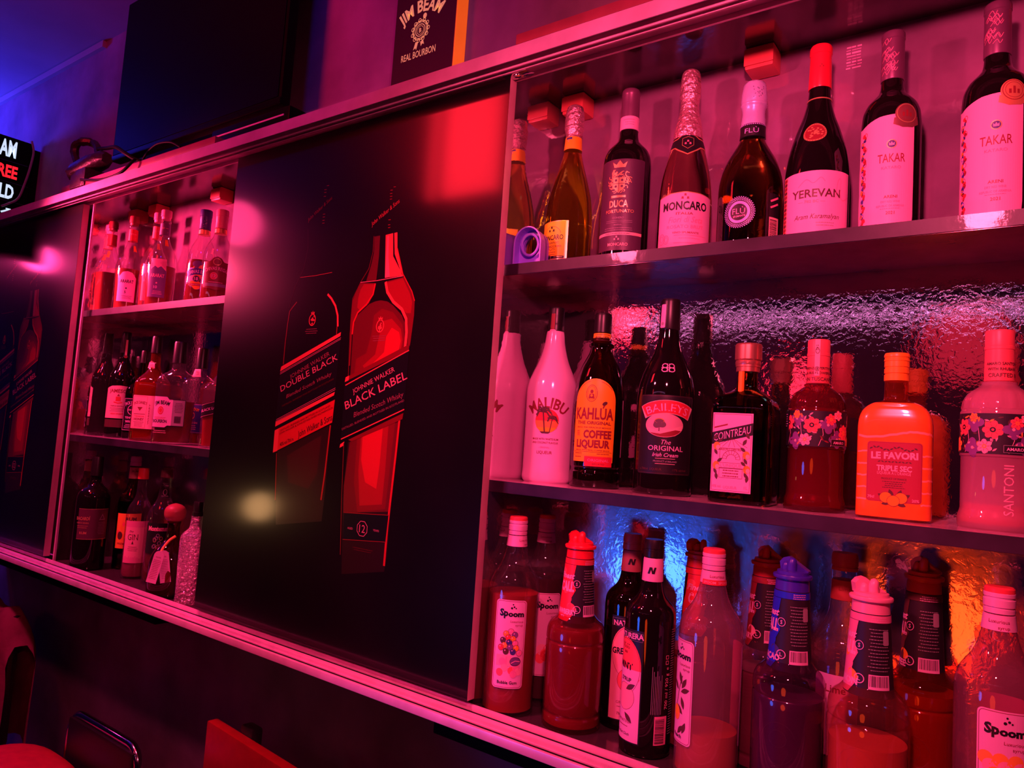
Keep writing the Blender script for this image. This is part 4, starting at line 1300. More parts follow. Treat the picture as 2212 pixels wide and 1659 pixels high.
# --- 6, 7 two dark bottles with wavy pink labels
def wavy_wine(X, H, R, label, medal, phi, lett):
    b = Bottle('wine_bottle', label, X, .147, T, H, R, BORD, DKGL, phi, group=None)
    b.part('capsule', [(.765, .385), (.77, .40), (.96, .385), (.963, .405), (.99, .40), (1.0, .35)], PURPLEF, 2)
    d = b.dec(.87, -22, 2, None, b.sleeve([(.765, .402), (.96, .388), (.99, .405)]))
    for k in range(22):
        y0 = random.uniform(-26, 24); x0 = random.uniform(-8, 8)
        d.line([(p.x, p.y) for p in spline([(x0 - 5, y0, 0), (x0, y0 + 5, 0), (x0 + 3, y0 - 1, 0), (x0 + 6, y0 + 4, 0)], 3)], .8, PINKI, 1 + .02 * k)
    d.build('capsule_print', b.root)
    k = R / .038
    d = b.dec(.295, -22)
    left = [(-44 * k, -86)]
    for i in range(12):
        left.append((-44 * k + 4 * sin(i * 1.9) + 2, -78 + i * 14))
    d.poly([(44 * k, -84), (46 * k, -62), (46 * k, 82), (30 * k, 84), (0, 82), (-30 * k, 74), left[-1]] + left[::-1][1:] + [(-30 * k, -74), (0, -80), (20 * k, -83)], WHITE, 0)
    for i in range(40):
        y = 62 - i * 3.6
        m = (REDI, DRED, DBLUE, ORANGE2, BROWN)[i % 5]
        d.ell(-25 * k + 3.5 * sin(i * 1.3), y, random.uniform(2, 4.6), random.uniform(2, 4.4), m, 1 + .02 * i, 8, tilt=i * 40)
        if i % 3 == 0: d.ring(-25 * k + 4 * cos(i), y, 3.4, 3.4, .8, (REDI, BLUE)[i % 2], 2 + .02 * i, 10)
    d.ell(16 * k, 40, 6.6, 6.6, GOLD, 2, 18); d.ell(16 * k, 40, 5.3, 5.3, DBLUE, 3, 18)
    d.poly([(16 * k - 3.4, 38), (16 * k + 3.4, 38), (16 * k + 3.6, 42.6), (16 * k + 1.6, 40.5), (16 * k, 43.4), (16 * k - 1.6, 40.5), (16 * k - 3.6, 42.6)], WHITE, 4)
    d.text('TAKAR', 16 * k, 20, 12.5, DRED, 3, w=34 * k, bold=.005); d.text('KATARO', 16 * k, 6, 4, PINKI, 3, w=24 * k)
    d.text('ARENI', 16 * k, -36, 4.2, DRED, 3, w=17); d.text('DRY RED WINE', 16 * k, -43, 3, PINKI, 3, w=24); d.text('REPUBLIC OF ARMENIA', 16 * k, -49, 3, PINKI, 3, w=36); d.micro(16 * k, -53, 30, 1, 3, 1, PINKI, 3)
    d.text('2021', 16 * k, -59, 4.4, DRED, 3, w=11)
    d.build('front_label', b.root)
    MED = pm('medal_' + medal, ((0.30, 0.10, 0.10) if medal == 'bronze' else (0.80, 0.36, 0.16)), 0.4, metal=.4)
    d = b.dec(.56, 30, 2, 5)
    d.ell(0, 0, 16, 16, MED, 3, 30)
    d.poly([(-17, -6), (17, -2), (19, -13), (8, -19), (-6, -20), (-18, -15)], MED, 3.5)
    d.ring(0, 1, 13.5, 13.5, 1.0, (DRED if medal != 'bronze' else GOLD), 4, 28); d.ring(0, 1, 10.5, 10.5, .6, DRED, 4, 24)
    for ox in (-5, 0, 5): d.rect(ox, -1 + (2 if ox == 0 else 0), 3, 6 + (4 if ox == 0 else 0), DRED, 4)
    d.build('medal_sticker', b.root)
wavy_wine(-.1905, .3157, .0395, 'dark wine bottle with wavy pink label and a dull bronze medal', 'bronze', 0, 0)
wavy_wine(-.0620, .3205, .0410, 'dark wine bottle with wavy pink label and an orange medal at the shelf end', 'orange', -2, 0)

# --- purple tape holder lying at the shelf end
PV = pm('violet_plastic', (0.30, 0.16, 0.95), 0.4)
hx, hz = px(1132, 540, .10)
hd = empty('tape_dispenser', (-.772, .085, T), 0, 'violet plastic tape holder with a round hole on the top shelf', 'tape dispenser')
def prism(bm, outline, y0, y1, hole=None):
    n = len(outline)
    A = [bm.verts.new((x, y0, z)) for x, z in outline]; B = [bm.verts.new((x, y1, z)) for x, z in outline]
    for i in range(n): bm.faces.new((A[i], A[(i + 1) % n], B[(i + 1) % n], B[i]))
    if hole:
        m = len(hole)
        h0 = [bm.verts.new((x, y0, z)) for x, z in hole]; h1 = [bm.verts.new((x, y1, z)) for x, z in hole]
        for i in range(m): bm.faces.new((h0[i], h0[(i + 1) % m], h1[(i + 1) % m], h1[i]))
        for (O, Hh) in ((outline, 0), (outline, 1)):
            tri = tessellate_polygon([[Vector((x, z, 0)) for x, z in outline], [Vector((x, z, 0)) for x, z in hole]])
            VV = (A + h0) if Hh == 0 else (B + h1)
            for t in tri: bm.faces.new([VV[i] for i in t])
    else:
        bm.faces.new(A); bm.faces.new(B[::-1])
out = [(.024, 0)] + [(.024 * cos(PI * k / 14), .034 + .026 * sin(PI * k / 14)) for k in range(15)] + [(-.024, 0)]
hole = [(.0145 * cos(2 * PI * k / 24), .034 + .0165 * sin(2 * PI * k / 24)) for k in range(24)]
bm = bmesh.new(); prism(bm, out, -.004, .004, hole); obj('face_plate', bm, PV, hd)
bm = bmesh.new()
rim = [(x * 1.0, z) for x, z in out]
rin = [(x * .9, max(z * .97, .0)) for x, z in out]
prism(bm, rim + rin[::-1], -.026, .026); obj('rim', bm, PV, hd)
bm = bmesh.new(); box(bm, -.024, .024, -.026, .026, 0, .003); obj('foot_plate', bm, PV, hd)
bm = bmesh.new(); tube(bm, [(x, -.013, z) for x, z in hole], .0022, 8, True); obj('hub_ring', bm, PV, hd, smooth=True)
hd.rotation_euler = (0, 0, rad(12)); hd.scale = (1.12, 1.0, 1.2)

# ---------------------------------------------------------------- middle shelf, right bay
T = Z2
MALW = pm('white_bottle_glass', (0.90, 0.50, 0.78), 0.16, spec=0.6, coat=0.5)
MAL = [(0, .90), (.012, .97), (.03, 1), (.08, .985), (.30, .985), (.50, 1), (.56, .95), (.62, .80), (.68, .62), (.74, .49), (.80, .40), (.86, .345), (.862, .30), (.98, .29)]
b = Bottle('liqueur_bottle', 'white coconut liqueur bottle with a palm tree sunset and black cap', -.752, .150, T, .3264, .0465, MAL, MALW, 0)
b.part('cap', [(.862, .31), (.865, .335), (.90, .325), (.905, .315), (.99, .31), (1.0, .29)], CAPK, 2)
d = b.dec(.93, -24, 2, None, b.sleeve([(.86, .338), (1, .32)]))
d.rect(0, -5, 8, 30, DRED, 1); d.poly([(-4, -20), (4, -20), (8, -23), (1, -26), (-9, -25)], WHITE, 2); d.build('tax_strip', b.root)
d = b.dec(.30, -8)
d.text('MALIBU', 0, 47, 19, DRED, 2, w=80, bold=.022, arc=52)
SUN = pm('ink_sunset', (1.0, 0.30, 0.06), 0.45)
d.ell(0, 14, 22, 22, REDI, 1, 36); d.poly([(-22, 14)] + [(22 * cos(rad(a)), 14 + 22 * sin(rad(a))) for a in range(180, 361, 10)], SUN, 1.5)
d.poly([(-19, 2), (19, 2)] + [(22 * cos(rad(a)), 14 + 22 * sin(rad(a))) for a in range(-30, -151, -10)], ORANGE, 1.8)
d.poly([(-12, -5.5), (8, -5.5), (4, -9), (-8, -9)], BROWN, 2.5)
def palm(cx, cy, s, hgt, lean):
    d.line([(cx + lean, cy - hgt), (cx + lean * .5, cy - hgt * .5), (cx, cy)], s * .16, BROWN, 3)
    for a in range(-20, 220, 30):
        l = s * random.uniform(.8, 1.1)
        pts = [(cx, cy), (cx + l * .55 * cos(rad(a)), cy + l * .55 * sin(rad(a)) + s * .12), (cx + l * cos(rad(a)), cy + l * sin(rad(a)) - s * .25)]
        d.line(pts, s * .2, BROWN, 3.2)
        d.line([(pts[1][0], pts[1][1]), (pts[2][0] + s * .1, pts[2][1] - s * .2)], s * .14, BROWN, 3.3)
palm(-7, 30, 15, 36, 4); palm(10, 18, 10, 24, -4)
d.text('MADE WITH WHITE RUM', -1, -19, 3.6, DRED, 2, w=48); d.text('AND COCONUT FLAVOUR', -1, -25.5, 3.6, DRED, 2, w=48)
d.text('- ORIGINAL -', -1, -34, 3, PINKI, 2, w=22); d.text('LIQUEUR', -1, -43, 5.4, DRED, 2, w=28)
d.build('front_print', b.root)

KAHL = [(0, .90), (.010, 1.0), (.085, 1.0), (.095, .95), (.11, .95), (.12, .985), (.40, 1), (.52, .985), (.60, .93), (.68, .78), (.735, .60), (.775, .47), (.80, .44), (.805, .50), (.82, .50), (.83, .40), (.885, .345), (.97, .32)]
DBRN = glass('brown_glass', (0.16, 0.03, 0.008), base=0.05, haze=0.05, hazecol=(0.12, 0.02, 0.01))
b = Bottle('liqueur_bottle', 'dark brown coffee liqueur bottle with arched orange label', -.6485, .145, T, .3089, .0440, KAHL, DBRN, 0)
b.liquid(.585, pm('liquid_coffee', (0.008, 0.003, 0.003), 0.2), .95)
b.part('cap', [(.885, .33), (.888, .36), (.985, .345), (1.0, .32)], CAPK, 2, rib=None)
b.part('neck_band', [(.83, .36), (.832, .375), (.882, .355), (.884, .33)], ORANGE, 1)
d = b.dec(.857, -2, 2, None, b.sleeve([(.83, .380), (.884, .358)])); d.text('1936  1936', 0, 0, 4.4, BROWN, 2, w=27, bold=.02); d.line([(-15, 5), (15, 5)], .6, BROWN, 2); d.line([(-15, -5), (15, -5)], .6, BROWN, 2); d.build('neck_print', b.root)
d = b.dec(.375, -9, 3, 6)
d.poly([(-39, -71), (39, -71)] + [(39 * cos(rad(a)), 34 + 39 * sin(rad(a))) for a in range(0, 181, 9)], ORANGE, 0)
d.line([(-36, -68)] + [(36 * cos(rad(a)), 34 + 36 * sin(rad(a))) for a in range(180, -1, -9)] + [(36, -68)], .7, ORANGE2, 1)
d.ring(-6, 47, 10, 14.5, .9, DRED, 2, 26); d.ring(-6, 47, 7.5, 12, .6, DRED, 2, 24); d.ell(-6, 50, 3, 3.4, DRED, 2, 10); d.poly([(-10, 46), (-2, 46), (-1, 38), (-11, 38)], DRED, 2); d.ell(-6, 43, 2.2, 2.2, ORANGE, 3, 8)
d.ring(0, 28, 41, 41, .8, DRED, 2, 12, 105, 140); d.ring(0, 28, 41, 41, .8, DRED, 2, 12, 40, 75)
d.text('KAHLÚA', 0, 12, 19, DRED, 3, w=70, bold=.03); d.ell(18, 30, 5, 3, BROWN, 4, 12, tilt=30)
d.text('THE ORIGINAL', 0, -4, 5.4, DRED, 3, w=62, bold=.03); d.text('SINCE 1936 VERACRUZ MEXICO', 0, -12, 2.6, DRED, 3, w=62)
d.text('COFFEE', 8, -23.5, 13, DRED, 3, w=50, bold=.045); d.text('LIQUEUR', 0, -40, 12.5, DRED, 3, w=62, bold=.045); d.rect(-28, -22, 7, 11, ORANGE2, 2); d.micro(-28, -19, 6, 3, 2.8, .9, DRED, 3)
d.text('MADE WITH REAL COFFEE BEANS', 0, -51, 2.4, DRED, 3, w=62); d.line([(-36, -54), (36, -54)], .6, DRED, 3); d.micro(-26, -57, 16, 1, 3, 1.4, DRED, 3); d.micro(20, -57, 24, 1, 3, 1.4, DRED, 3); d.line([(-36, -60), (36, -60)], .5, ORANGE2, 3); d.micro(-26, -63, 16, 1, 3, 1.4, DRED, 3); d.micro(20, -63, 28, 1, 3, 1.4, DRED, 3)
d.rect(12, -70, 50, 17, REDI, 5); d.text('ORIGINAL', 12, -68, 4.6, PINKI, 6, w=38); d.text('IMPORTED', 12, -74.5, 2.6, DRED, 6, w=22)
d.build('front_label', b.root)
d = b.dec(.34, 105); d.rect(0, 0, 46, 100, WHITE, 0); d.micro(0, 40, 36, 18, 4.4, 1.6, DRED, 1); d.build('back_label', b.root)

BAIL = [(0, .92), (.012, 1), (.04, 1), (.45, 1), (.53, .97), (.60, .86), (.67, .66), (.73, .48), (.79, .38), (.84, .345), (.865, .335), (.98, .31)]
b = Bottle('liqueur_bottle', 'tall black cream liqueur bottle with red name banner', -.520, .145, T, .3269, .0478, BAIL, DKGL, 0)
b.part('cap', [(.84, .355), (.845, .365), (.985, .335), (1.0, .31)], CAPK, 2)
d = b.dec(.915, -42, 2, None, b.sleeve([(.82, .375), (1, .34)])); d.rect(0, -2, 10, 40, WHITE, 1, r=2); d.ell(0, -15, 3, 3, GREYI, 2, 10); d.build('tax_strip', b.root)
d = b.dec(.635, 2, 3, 4)
for sx in (-1, 1):
    for oy in (3.4, -3.4): d.ring(sx * 5.5, oy, 4.4, 3.4, 1.5, WHITE, 2, 18)
    d.line([(sx * 1.6, 7), (sx * 1.6, -7)], 1.4, WHITE, 2)
d.line([(-11, 0), (11, 0)], 1.0, WHITE, 2)
d.build('shoulder_print', b.root)
d = b.dec(.30, 4)
d.rect(0, 0, 100, 128, INK, 0, r=4); d.frame(0, 0, 97, 125, .5, BROWN, 1, r=4)
def band(R0, R1, a0, m, L):
    d.poly([(R1 * sin(rad(a)), R1 * cos(rad(a)) - 45) for a in range(-a0, a0 + 1, 4)] + [(R0 * sin(rad(a)), R0 * cos(rad(a)) - 45) for a in range(a0, -a0 - 1, -4)], m, L)
band(79, 101, 28, CREAM, 1); band(80, 100, 27, REDI, 2)
d.text('BAILEYS', 0, 44.5, 12.5, WHITE, 3, w=72, bold=.0, arc=86)
GRN = pm('ink_moss', (0.14, 0.08, 0.10), 0.45); SKYI = pm('ink_dusk', (0.75, 0.36, 0.42), 0.45)
d.ell(-4, 15, 31, 19, SKYI, 2, 36)
d.poly([(-34, 12), (-14, 6), (8, 10), (27, 16), (24, 6), (12, -2), (-8, -4), (-26, 2)], CREAM, 3); d.poly([(-30, 3), (-10, 1), (14, 8), (25, 7), (14, -2), (-6, -4), (-22, -1)], DRED, 3.5)
for (ox, oy, a, bb) in ((-12, 18, 9, 7), (-16, 15, 6, 5), (-7, 16, 6, 5)): d.ell(ox, oy, a, bb, GRN, 4 + ox * .01, 14)
d.ell(-12, 22, 8, 4, ORANGE2, 3.8, 12); d.rect(-12, 8, 1.6, 6, GRN, 4); d.ring(-4, 15, 31, 19, .7, CREAM, 4.6, 36)
d.text('The', 0, -12, 7.5, WHITE, 3, shear=.3, bold=0); d.text('ORIGINAL', 0, -22, 8, WHITE, 3, w=58, bold=.006); d.text('Irish Cream', 0, -32.5, 6.2, WHITE, 3, w=42, shear=.3, bold=.01)
d.line([(-16, -38.5), (16, -38.5)], .7, CREAM, 3); d.text('PRODUCT of IRELAND', 0, -43, 2.6, GREYI, 3, w=38); d.line([(-16, -47), (16, -47)], .7, CREAM, 3)
d.text('e 700ml  LIQUEUR', -24, -56, 3.6, BROWN, 3, w=38); d.text('17% alc/vol', 25, -56, 3.6, BROWN, 3, w=24)
d.build('front_label', b.root)

SQ = Shape(7, 1, 1)
COIN = [(0, .93), (.012, .99), (.03, 1), (.56, 1), (.60, .985), (.635, .92), (.665, .78, .8), (.69, .58, .3), (.71, .42, 0), (.735, .355, 0), (.80, .33, 0), (.98, .32, 0)]
b = Bottle('liqueur_bottle', 'square amber liqueur bottle with knurled copper cap and slanted black name bar', -.379, .130, T, .2458, .0455, COIN, DAMBER, 0, shape=SQ, yaw=rad(6), seg=64)
COP = pm('cap_copper', (0.80, 0.36, 0.25), 0.32, metal=.8)
b.part('cap', [(.865, .41), (.87, .42), (.885, .42), (.89, .40), (.90, .44), (.99, .44), (1.0, .41)], COP, 1, shape=ROUND, seg=60, wob=.03, sharp=20)
b.part('collar', [(.82, .36), (.822, .385), (.85, .385), (.852, .41), (.865, .41)], COP, 1, shape=ROUND)
d = b.dec(.72, -8, 2, None, b.sleeve([(.55, .50, 0), (.66, .44, 0), (.82, .39, 0)]), ref=.018)
b.part('neck_ribbon', [(.815, .02), (.816, .10), (.60, .10), (.599, .02)], ORANGE2, 1, shape=ROUND, seg=8).location = (-.004, -.0225, 0)
d = b.dec(.31, 0, 3)
d.rect(-9, 0, 60, 118, WHITE, 0); d.frame(-9, 0, 56, 114, .6, DRED, 1)
d.poly([(-39, 29), (21, 45), (21, 27), (-39, 11)], INK, 2); d.sh = .27
d.text('COINTREAU', -9, 31, 11.5, WHITE, 3, w=54, bold=-.0)
d.line([(-36, 46), (-16, 46)], 2.2, DRED, 2); d.sh = 0
for k in range(6): d.line([(-9, 22), (-32 + k * 9.2, 8)], .5, DRED, 2)
d.frame(-9, -6, 34, 24, .6, DRED, 2); d.ring(-9, -10, 13, 13, .7, DRED, 2, 20, 0, 180); d.ring(-9, -10, 7, 7, .6, DRED, 2, 16, 0, 180)
for a in range(0, 181, 22): d.line([(-9 + 7 * cos(rad(a)), -10 + 7 * sin(rad(a))), (-9 + 13 * cos(rad(a)), -10 + 13 * sin(rad(a)))], .5, DRED, 2)
d.text('MAISON COINTREAU', -9, 4.5, 3.6, DRED, 3, w=38); d.rect(-9, -19.5, 40, 7.5, WHITE, 3); d.frame(-9, -19.5, 40, 7.5, .5, DRED, 4); d.text("L'UNIQUE", -9, -19.5, 4.6, PINKI, 5, w=32)
d.micro(-9, -27, 30, 3, 4.2, 1.5, DRED, 3); d.frame(-9, -31, 34, 14, .5, DRED, 3)
for (ox, oy) in ((-31, 9), (13, -3), (-31, -20), (14, -24)):
    d.ell(ox, oy, 5, 6, ORANGE2, 4, 16); d.ell(ox + 2, oy - 2, 3, 3.6, CREAM, 5, 12); d.leaf(ox + (5 if ox < 0 else -5), oy + 8, 10, 4.6, 40 if ox < 0 else 140, BROWN, 4); d.leaf(ox - 1, oy - 9, 10, 4.6, -60, BROWN, 4)
for (ox, oy, a) in ((14, 26, 120), (10, 16, 60), (-33, 22, 40), (15, -38, 80), (-30, -36, 100)): d.leaf(ox, oy, 11, 5, a, BROWN, 4)
d.text('40% vol.', -29, -51, 4, PINKI, 3, w=14); d.text('LIQUEUR', -9, -52, 4, PINKI, 3, w=20); d.text('1L', 14, -51, 4.6, PINKI, 3)
d.build('front_label', b.root)

AMA = [(0, 1.0), (.012, 1.03), (.05, 1.04), (.085, .985), (.10, .965), (.355, .965), (.36, 1), (.58, 1), (.585, .975), (.63, .93), (.675, .80), (.70, .62), (.715, .50), (.725, .46), (.735, .46), (.74, .37), (.98, .35)]
REDC2 = pm('cap_coral_red', (0.90, 0.13, 0.15), 0.4)
PETR = pm('petal_coral', (0.95, 0.10, 0.12), 0.5); PETP = pm('petal_violet', (0.22, 0.06, 0.26), 0.5); PETO = pm('petal_orange', (0.98, 0.36, 0.05), 0.5); PETK = pm('petal_pink', (0.95, 0.35, 0.45), 0.5)
NIGHT = pm('label_night', (0.018, 0.010, 0.020), 0.5)
def amaro(X, label, H, R, mat, liq, ltop, phi, plate, side):
    b = Bottle('liqueur_bottle', label, X, .140, T, H, R, AMA, mat, phi, rib=None)
    lathe('shoulder_flutes', [(z, r * 1.006) for z, r, s_ in smooth_prof(b.prof, 4) if .585 * H < z < .70 * H], mat, b.root, ROUND, 72, 1, rib=(16, .585 * H, .70 * H, .035), close=False)
    if liq: b.liquid(ltop, liq, .93)
    b.part('cap', [(.74, .39), (.742, .40), (.90, .385), (.902, .40), (.918, .40), (.92, .385), (.99, .385), (1.0, .36)], REDC2, 1)
    d = b.dec(.80, 0, 2, None, b.sleeve([(.74, .402), (.90, .388)]), ref=R * .40)
    if side:
        d.text('AMARO SANTONI', 4, 7, 3.6, BROWN, 2, w=40, bold=.02); d.text('WITH RHUBARB', 4, 0, 3.6, BROWN, 2, w=36, bold=.02); d.text('CRAFTED IN', 6, -8, 5, BROWN, 2, w=38, bold=.01)
    else:
        d.text('FIRENZE APERITIVO', 0, 7, 3.4, BROWN, 2, w=42, bold=.02); d.text('& IRIS FLOWERS', 0, 0, 3.4, BROWN, 2, w=38, bold=.02); d.text('IN TUSCANY', 2, -9, 5.2, BROWN, 2, w=40, bold=.01)
    d.build('cap_print', b.root)
    if not side:
        d = b.dec(.89, -6, 0, None, b.sleeve([(.74, .404), (1, .404)]), ref=R * .40); d.rect(0, 0, 7, 54, PETK, 1); d.ring(0, 10, 2.6, 4, .7, BROWN, 2, 12); d.micro(0, 18, 5, 3, 3, 1, BROWN, 2); d.text('@', 0, -16, 5, BROWN, 2); d.build('tax_strip', b.root)
    W2 = R * PI * 1000
    d = b.dec(.47, 0, 2.5)
    d.rect(0, 0, W2 * 1.5, 51, NIGHT, 0)
    L = 1
    for (fx, fy, r, m, c) in ((-6, 5, 11.5, PETR, INK), (-15, -16, 9, PETK, PETO), (20, 14, 8, PETR, PETO), (44, -4, 11.5, PETR, PETO), (-44, 8, 11, PETR, INK), (62, 14, 9, PETK, INK), (-58, -14, 10, PETO, PETR), (31, 20, 7, PETK, PETR), (-28, 20, 6, PETO, PETR), (56, -16, 7, PETO, PETK)):
        d.flower(fx, fy, r, m, c, 7 if r > 11 else 6, L)
        for q in range(7): d.line([(fx + r * .34 * cos(q * .9), fy + r * .34 * sin(q * .9)), (fx + r * .7 * cos(q * .9 + .1), fy + r * .7 * sin(q * .9 + .1))], .45, DRED, L + .7)
        L += .8
    for (fx, fy) in ((16, 6), (30, -14), (-28, 14), (-30, -18), (54, -20)):
        for k in range(4): d.ell(fx + 6 * cos(k * 1.6), fy + 6 * sin(k * 1.6), 7, 5.5, PETP, .6 + .05 * k, 12, tilt=k * 90)
        d.ell(fx, fy, 2, 2, PETK, 1.2, 8)
    for k in range(60):
        d.leaf(random.uniform(-65, 65), random.uniform(-22, 22), random.uniform(4, 8), 2.2, random.uniform(0, 180), (PETK, PETO, BROWN, DRED)[k % 4], .8)
    for k in range(5):
        x0 = random.uniform(-50, 50); d.line([(x0, -24), (x0 + 6, -8), (x0 + 4, 8)], .7, PETK, .5)
    d.rect(plate, -18.5, 25, 9, INK, 9); d.frame(plate, -18.5, 25, 9, .5, GREYI, 10); d.text('AMARO', plate, -18.5, 3.8, WHITE, 11, w=19, bold=.02)
    d.build('flower_label', b.root)
    if not side:
        d = b.dec(.47, -80, 2.5); d.rect(0, 0, 24, 51, INK, 12); d.micro(0, 20, 18, 6, 3.4, 1.2, WHITE, 13); d.bars(0, -14, 16, 18, WHITE, INK); d.build('back_label', b.root)
    return b
b = amaro(-.2778, 'dark red aperitif bottle with flower label and a coral cap', .2508, .0405, glass('red_tinted_glass', (0.55, 0.10, 0.14), base=.04, haze=.25, hazecol=(.35, .03, .06)), pm('liquid_deep_red', (0.22, 0.008, 0.02), 0.25), .60, 0, 33, False)
b = amaro(-.0535, 'pale pink frosted aperitif bottle with flower label at the shelf end', .2570, .0430, glass('pink_frosted_glass', (0.85, 0.55, 0.62), base=.04, haze=.55, hazecol=(.90, .42, .55)), pm('liquid_red_thin', (0.60, 0.03, 0.06), 0.25), .125, 0, 18, True)
d = b.dec(.20, 16, 0); d.text('SANTONI', 0, 0, 11, PETK, 1, w=62, bold=0, rot=PI / 2); d.build('embossed_name', b.root)

FAVS = Shape(4.5, 1.0, .62)
FAV = [(0, .96), (.015, 1.0), (.05, 1), (.54, 1), (.595, .975), (.64, .90), (.675, .76, .9), (.70, .56, .5), (.712, .36, 0), (.73, .33, 0), (.80, .32, 0), (.98, .31, 0)]
ORC = pm('orange_coated_glass', (0.98, 0.20, 0.025), 0.25, coat=.4, var=.12, vscale=60)
CLEARO = glass('orange_neck_glass', (0.9, 0.35, 0.2), base=.05, haze=.12, hazecol=(.8, .15, .05))
b = Bottle('liqueur_bottle', 'flat orange triple sec bottle with orange screw cap', -.171, .125, T, .2269, .0455, FAV, CLEARO, 0, shape=FAVS, yaw=rad(4), seg=64)
lathe('orange_coating', [(z, r * 1.004, s_) for z, r, s_ in smooth_prof(b.prof, 4) if .012 * .2269 < z < .70 * .2269], ORC, b.root, FAVS, 64, 1, close=False)
CAPO = pm('cap_orange', (1.0, 0.34, 0.025), 0.35)
b.part('cap', [(.83, .33), (.832, .345), (.868, .345), (.87, .32), (.876, .32), (.878, .345), (.905, .345), (.907, .325), (.915, .325), (.917, .345), (.95, .34), (.952, .355), (.962, .355), (.964, .34), (.974, .34), (.976, .355), (.988, .355), (1.0, .33)], CAPO, 1, shape=ROUND)
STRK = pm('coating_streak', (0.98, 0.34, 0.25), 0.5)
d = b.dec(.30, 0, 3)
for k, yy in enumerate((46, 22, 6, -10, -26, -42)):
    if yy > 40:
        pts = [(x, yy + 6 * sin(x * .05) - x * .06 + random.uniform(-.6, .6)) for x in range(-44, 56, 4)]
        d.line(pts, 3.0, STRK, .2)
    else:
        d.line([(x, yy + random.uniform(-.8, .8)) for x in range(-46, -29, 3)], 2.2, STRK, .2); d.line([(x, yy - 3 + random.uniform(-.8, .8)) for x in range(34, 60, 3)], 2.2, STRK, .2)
FLB = pm('label_dull_red', (0.42, 0.02, 0.05), 0.55)
d.rect(2, -4, 66, 80, FLB, 1, r=4); d.frame(2, -4, 64, 78, .4, DRED, 1.5, r=4)
for k in range(14): d.leaf(-26 + k * 4.1, 27 + 2 * sin(k), 5, 2, 30 * (-1) ** k, BROWN, 2)
d.text('LE FAVORI', 2, 18, 8.6, PETK, 3, w=56, bold=.045, rot=.02)
for k in range(10): d.leaf(-16 + k * 4.1, 9.5, 4, 1.6, 25 * (-1) ** k, BROWN, 2)
d.text('TRIPLE SEC', 2, 1, 7, PETK, 3, w=42, bold=.035); d.text("LIQUEUR À L'ORANGE", 2, -5.5, 4, PETK, 3, w=40, bold=0); d.text('PRODUCT OF FRANCE', 2, -13, 2.4, BROWN, 3, w=30); d.micro(2, -17, 28, 4, 2.6, .9, BROWN, 3)
for (ox, oy, tl) in ((-13, -37, 150), (14, -36, 30), (-3, -33, 110), (7, -33, 70), (-8, -45, 200), (9, -46, -20)): d.leaf(2 + ox, oy, 13, 6, tl, BROWN, 3)
for k, (ox, oy) in enumerate(((-9, -38), (9, -38), (0, -42))): d.ell(2 + ox, oy, 7.6, 7.2, CAPO, 4 + k * .4, 20); d.ring(2 + ox, oy, 7.6, 7.2, .6, DRED, 4.2 + k * .4, 20)
d.text('70cl', -25, -38, 3.6, PETK, 3); d.text('20%', 28, -40, 3.6, PETK, 3)
d.build('front_label', b.root)

# ---------------------------------------------------------------- bottom board, right bay
T = Z0
SPO = [(0, .92), (.010, 1), (.06, .985), (.45, 1), (.60, 1), (.64, .985), (.68, .92), (.715, .78), (.75, .61), (.79, .49), (.84, .40), (.87, .355), (.90, .335), (.98, .32)]
WCAP = pm('cap_white_pink', (0.85, 0.38, 0.62), 0.4); RCAP = pm('cap_red', (0.85, 0.06, 0.08), 0.35)
def syrup_red(n, c): return pm('syrup_' + n, c, 0.25)
def luxury(label, X, Y, H, R, phi, glass_m, liq, ltop, art, lab_ang, wet=False, title=True, phi2=None):
    """slender syrup bottle with a white shield label"""
    b = Bottle('syrup_bottle', label, X, Y, T, H, R, SPO, glass_m, phi)
    if liq: b.liquid(ltop, liq, .94)
    b.part('cap', [(.905, .35), (.906, .365), (.922, .365), (.923, .345), (.928, .345), (.929, .37), (.955, .37), (.957, .345), (.963, .345), (.965, .365), (.978, .365), (.98, .35)], WCAP, 1)
    b.part('cap_top', [(.979, .35), (.980, .358), (.994, .352), (1.0, .31)], RCAP, 1)
    b.part('neck_band', [(.845, .395), (.846, .412), (.90, .368), (.901, .35)], WCAP, 1)
    pc = b.sleeve([(.84, .418), (.905, .372)])
    d = b.dec(.874, 26 if phi2 is None else phi2, 2, None, pc)
    d.text('Luxurious', 0, 2, 4.0, DRED, 2, w=22, bold=0); d.text('syrup', 5, -5, 3.6, DRED, 2, w=12, bold=0)
    d.build('neck_print', b.root)
    d = b.dec(.365, lab_ang, 3)
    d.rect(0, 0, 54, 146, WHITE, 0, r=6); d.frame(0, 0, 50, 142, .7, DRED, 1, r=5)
    d.text('Sp', -12, 52, 11, INK, 3, w=15, bold=.05); d.text('oom', 9, 50.5, 8.6, INK, 3, w=27, bold=.05)
    for (ox, oy, rr) in ((1, 60, 1.8), (5, 62, 1.5), (3, 66, 1.2), (8, 60, 1.1)): d.ell(ox, oy, rr, rr, INK, 3, 10)
    d.text('Luxurious', 11, 38, 3.8, DRED, 3, w=22, bold=0); d.text('syrup', 15, 32, 3.6, DRED, 3, w=13, bold=0)
    art(d)
    d.build('front_label', b.root)
    d = b.dec(.365, lab_ang + 165, 3); d.rect(0, 0, 50, 140, WHITE, 0, r=5); d.micro(0, 55, 40, 16, 5, 1.3, DRED, 1); d.bars(0, -48, 30, 26, WHITE, INK); d.build('back_label', b.root)
    return b
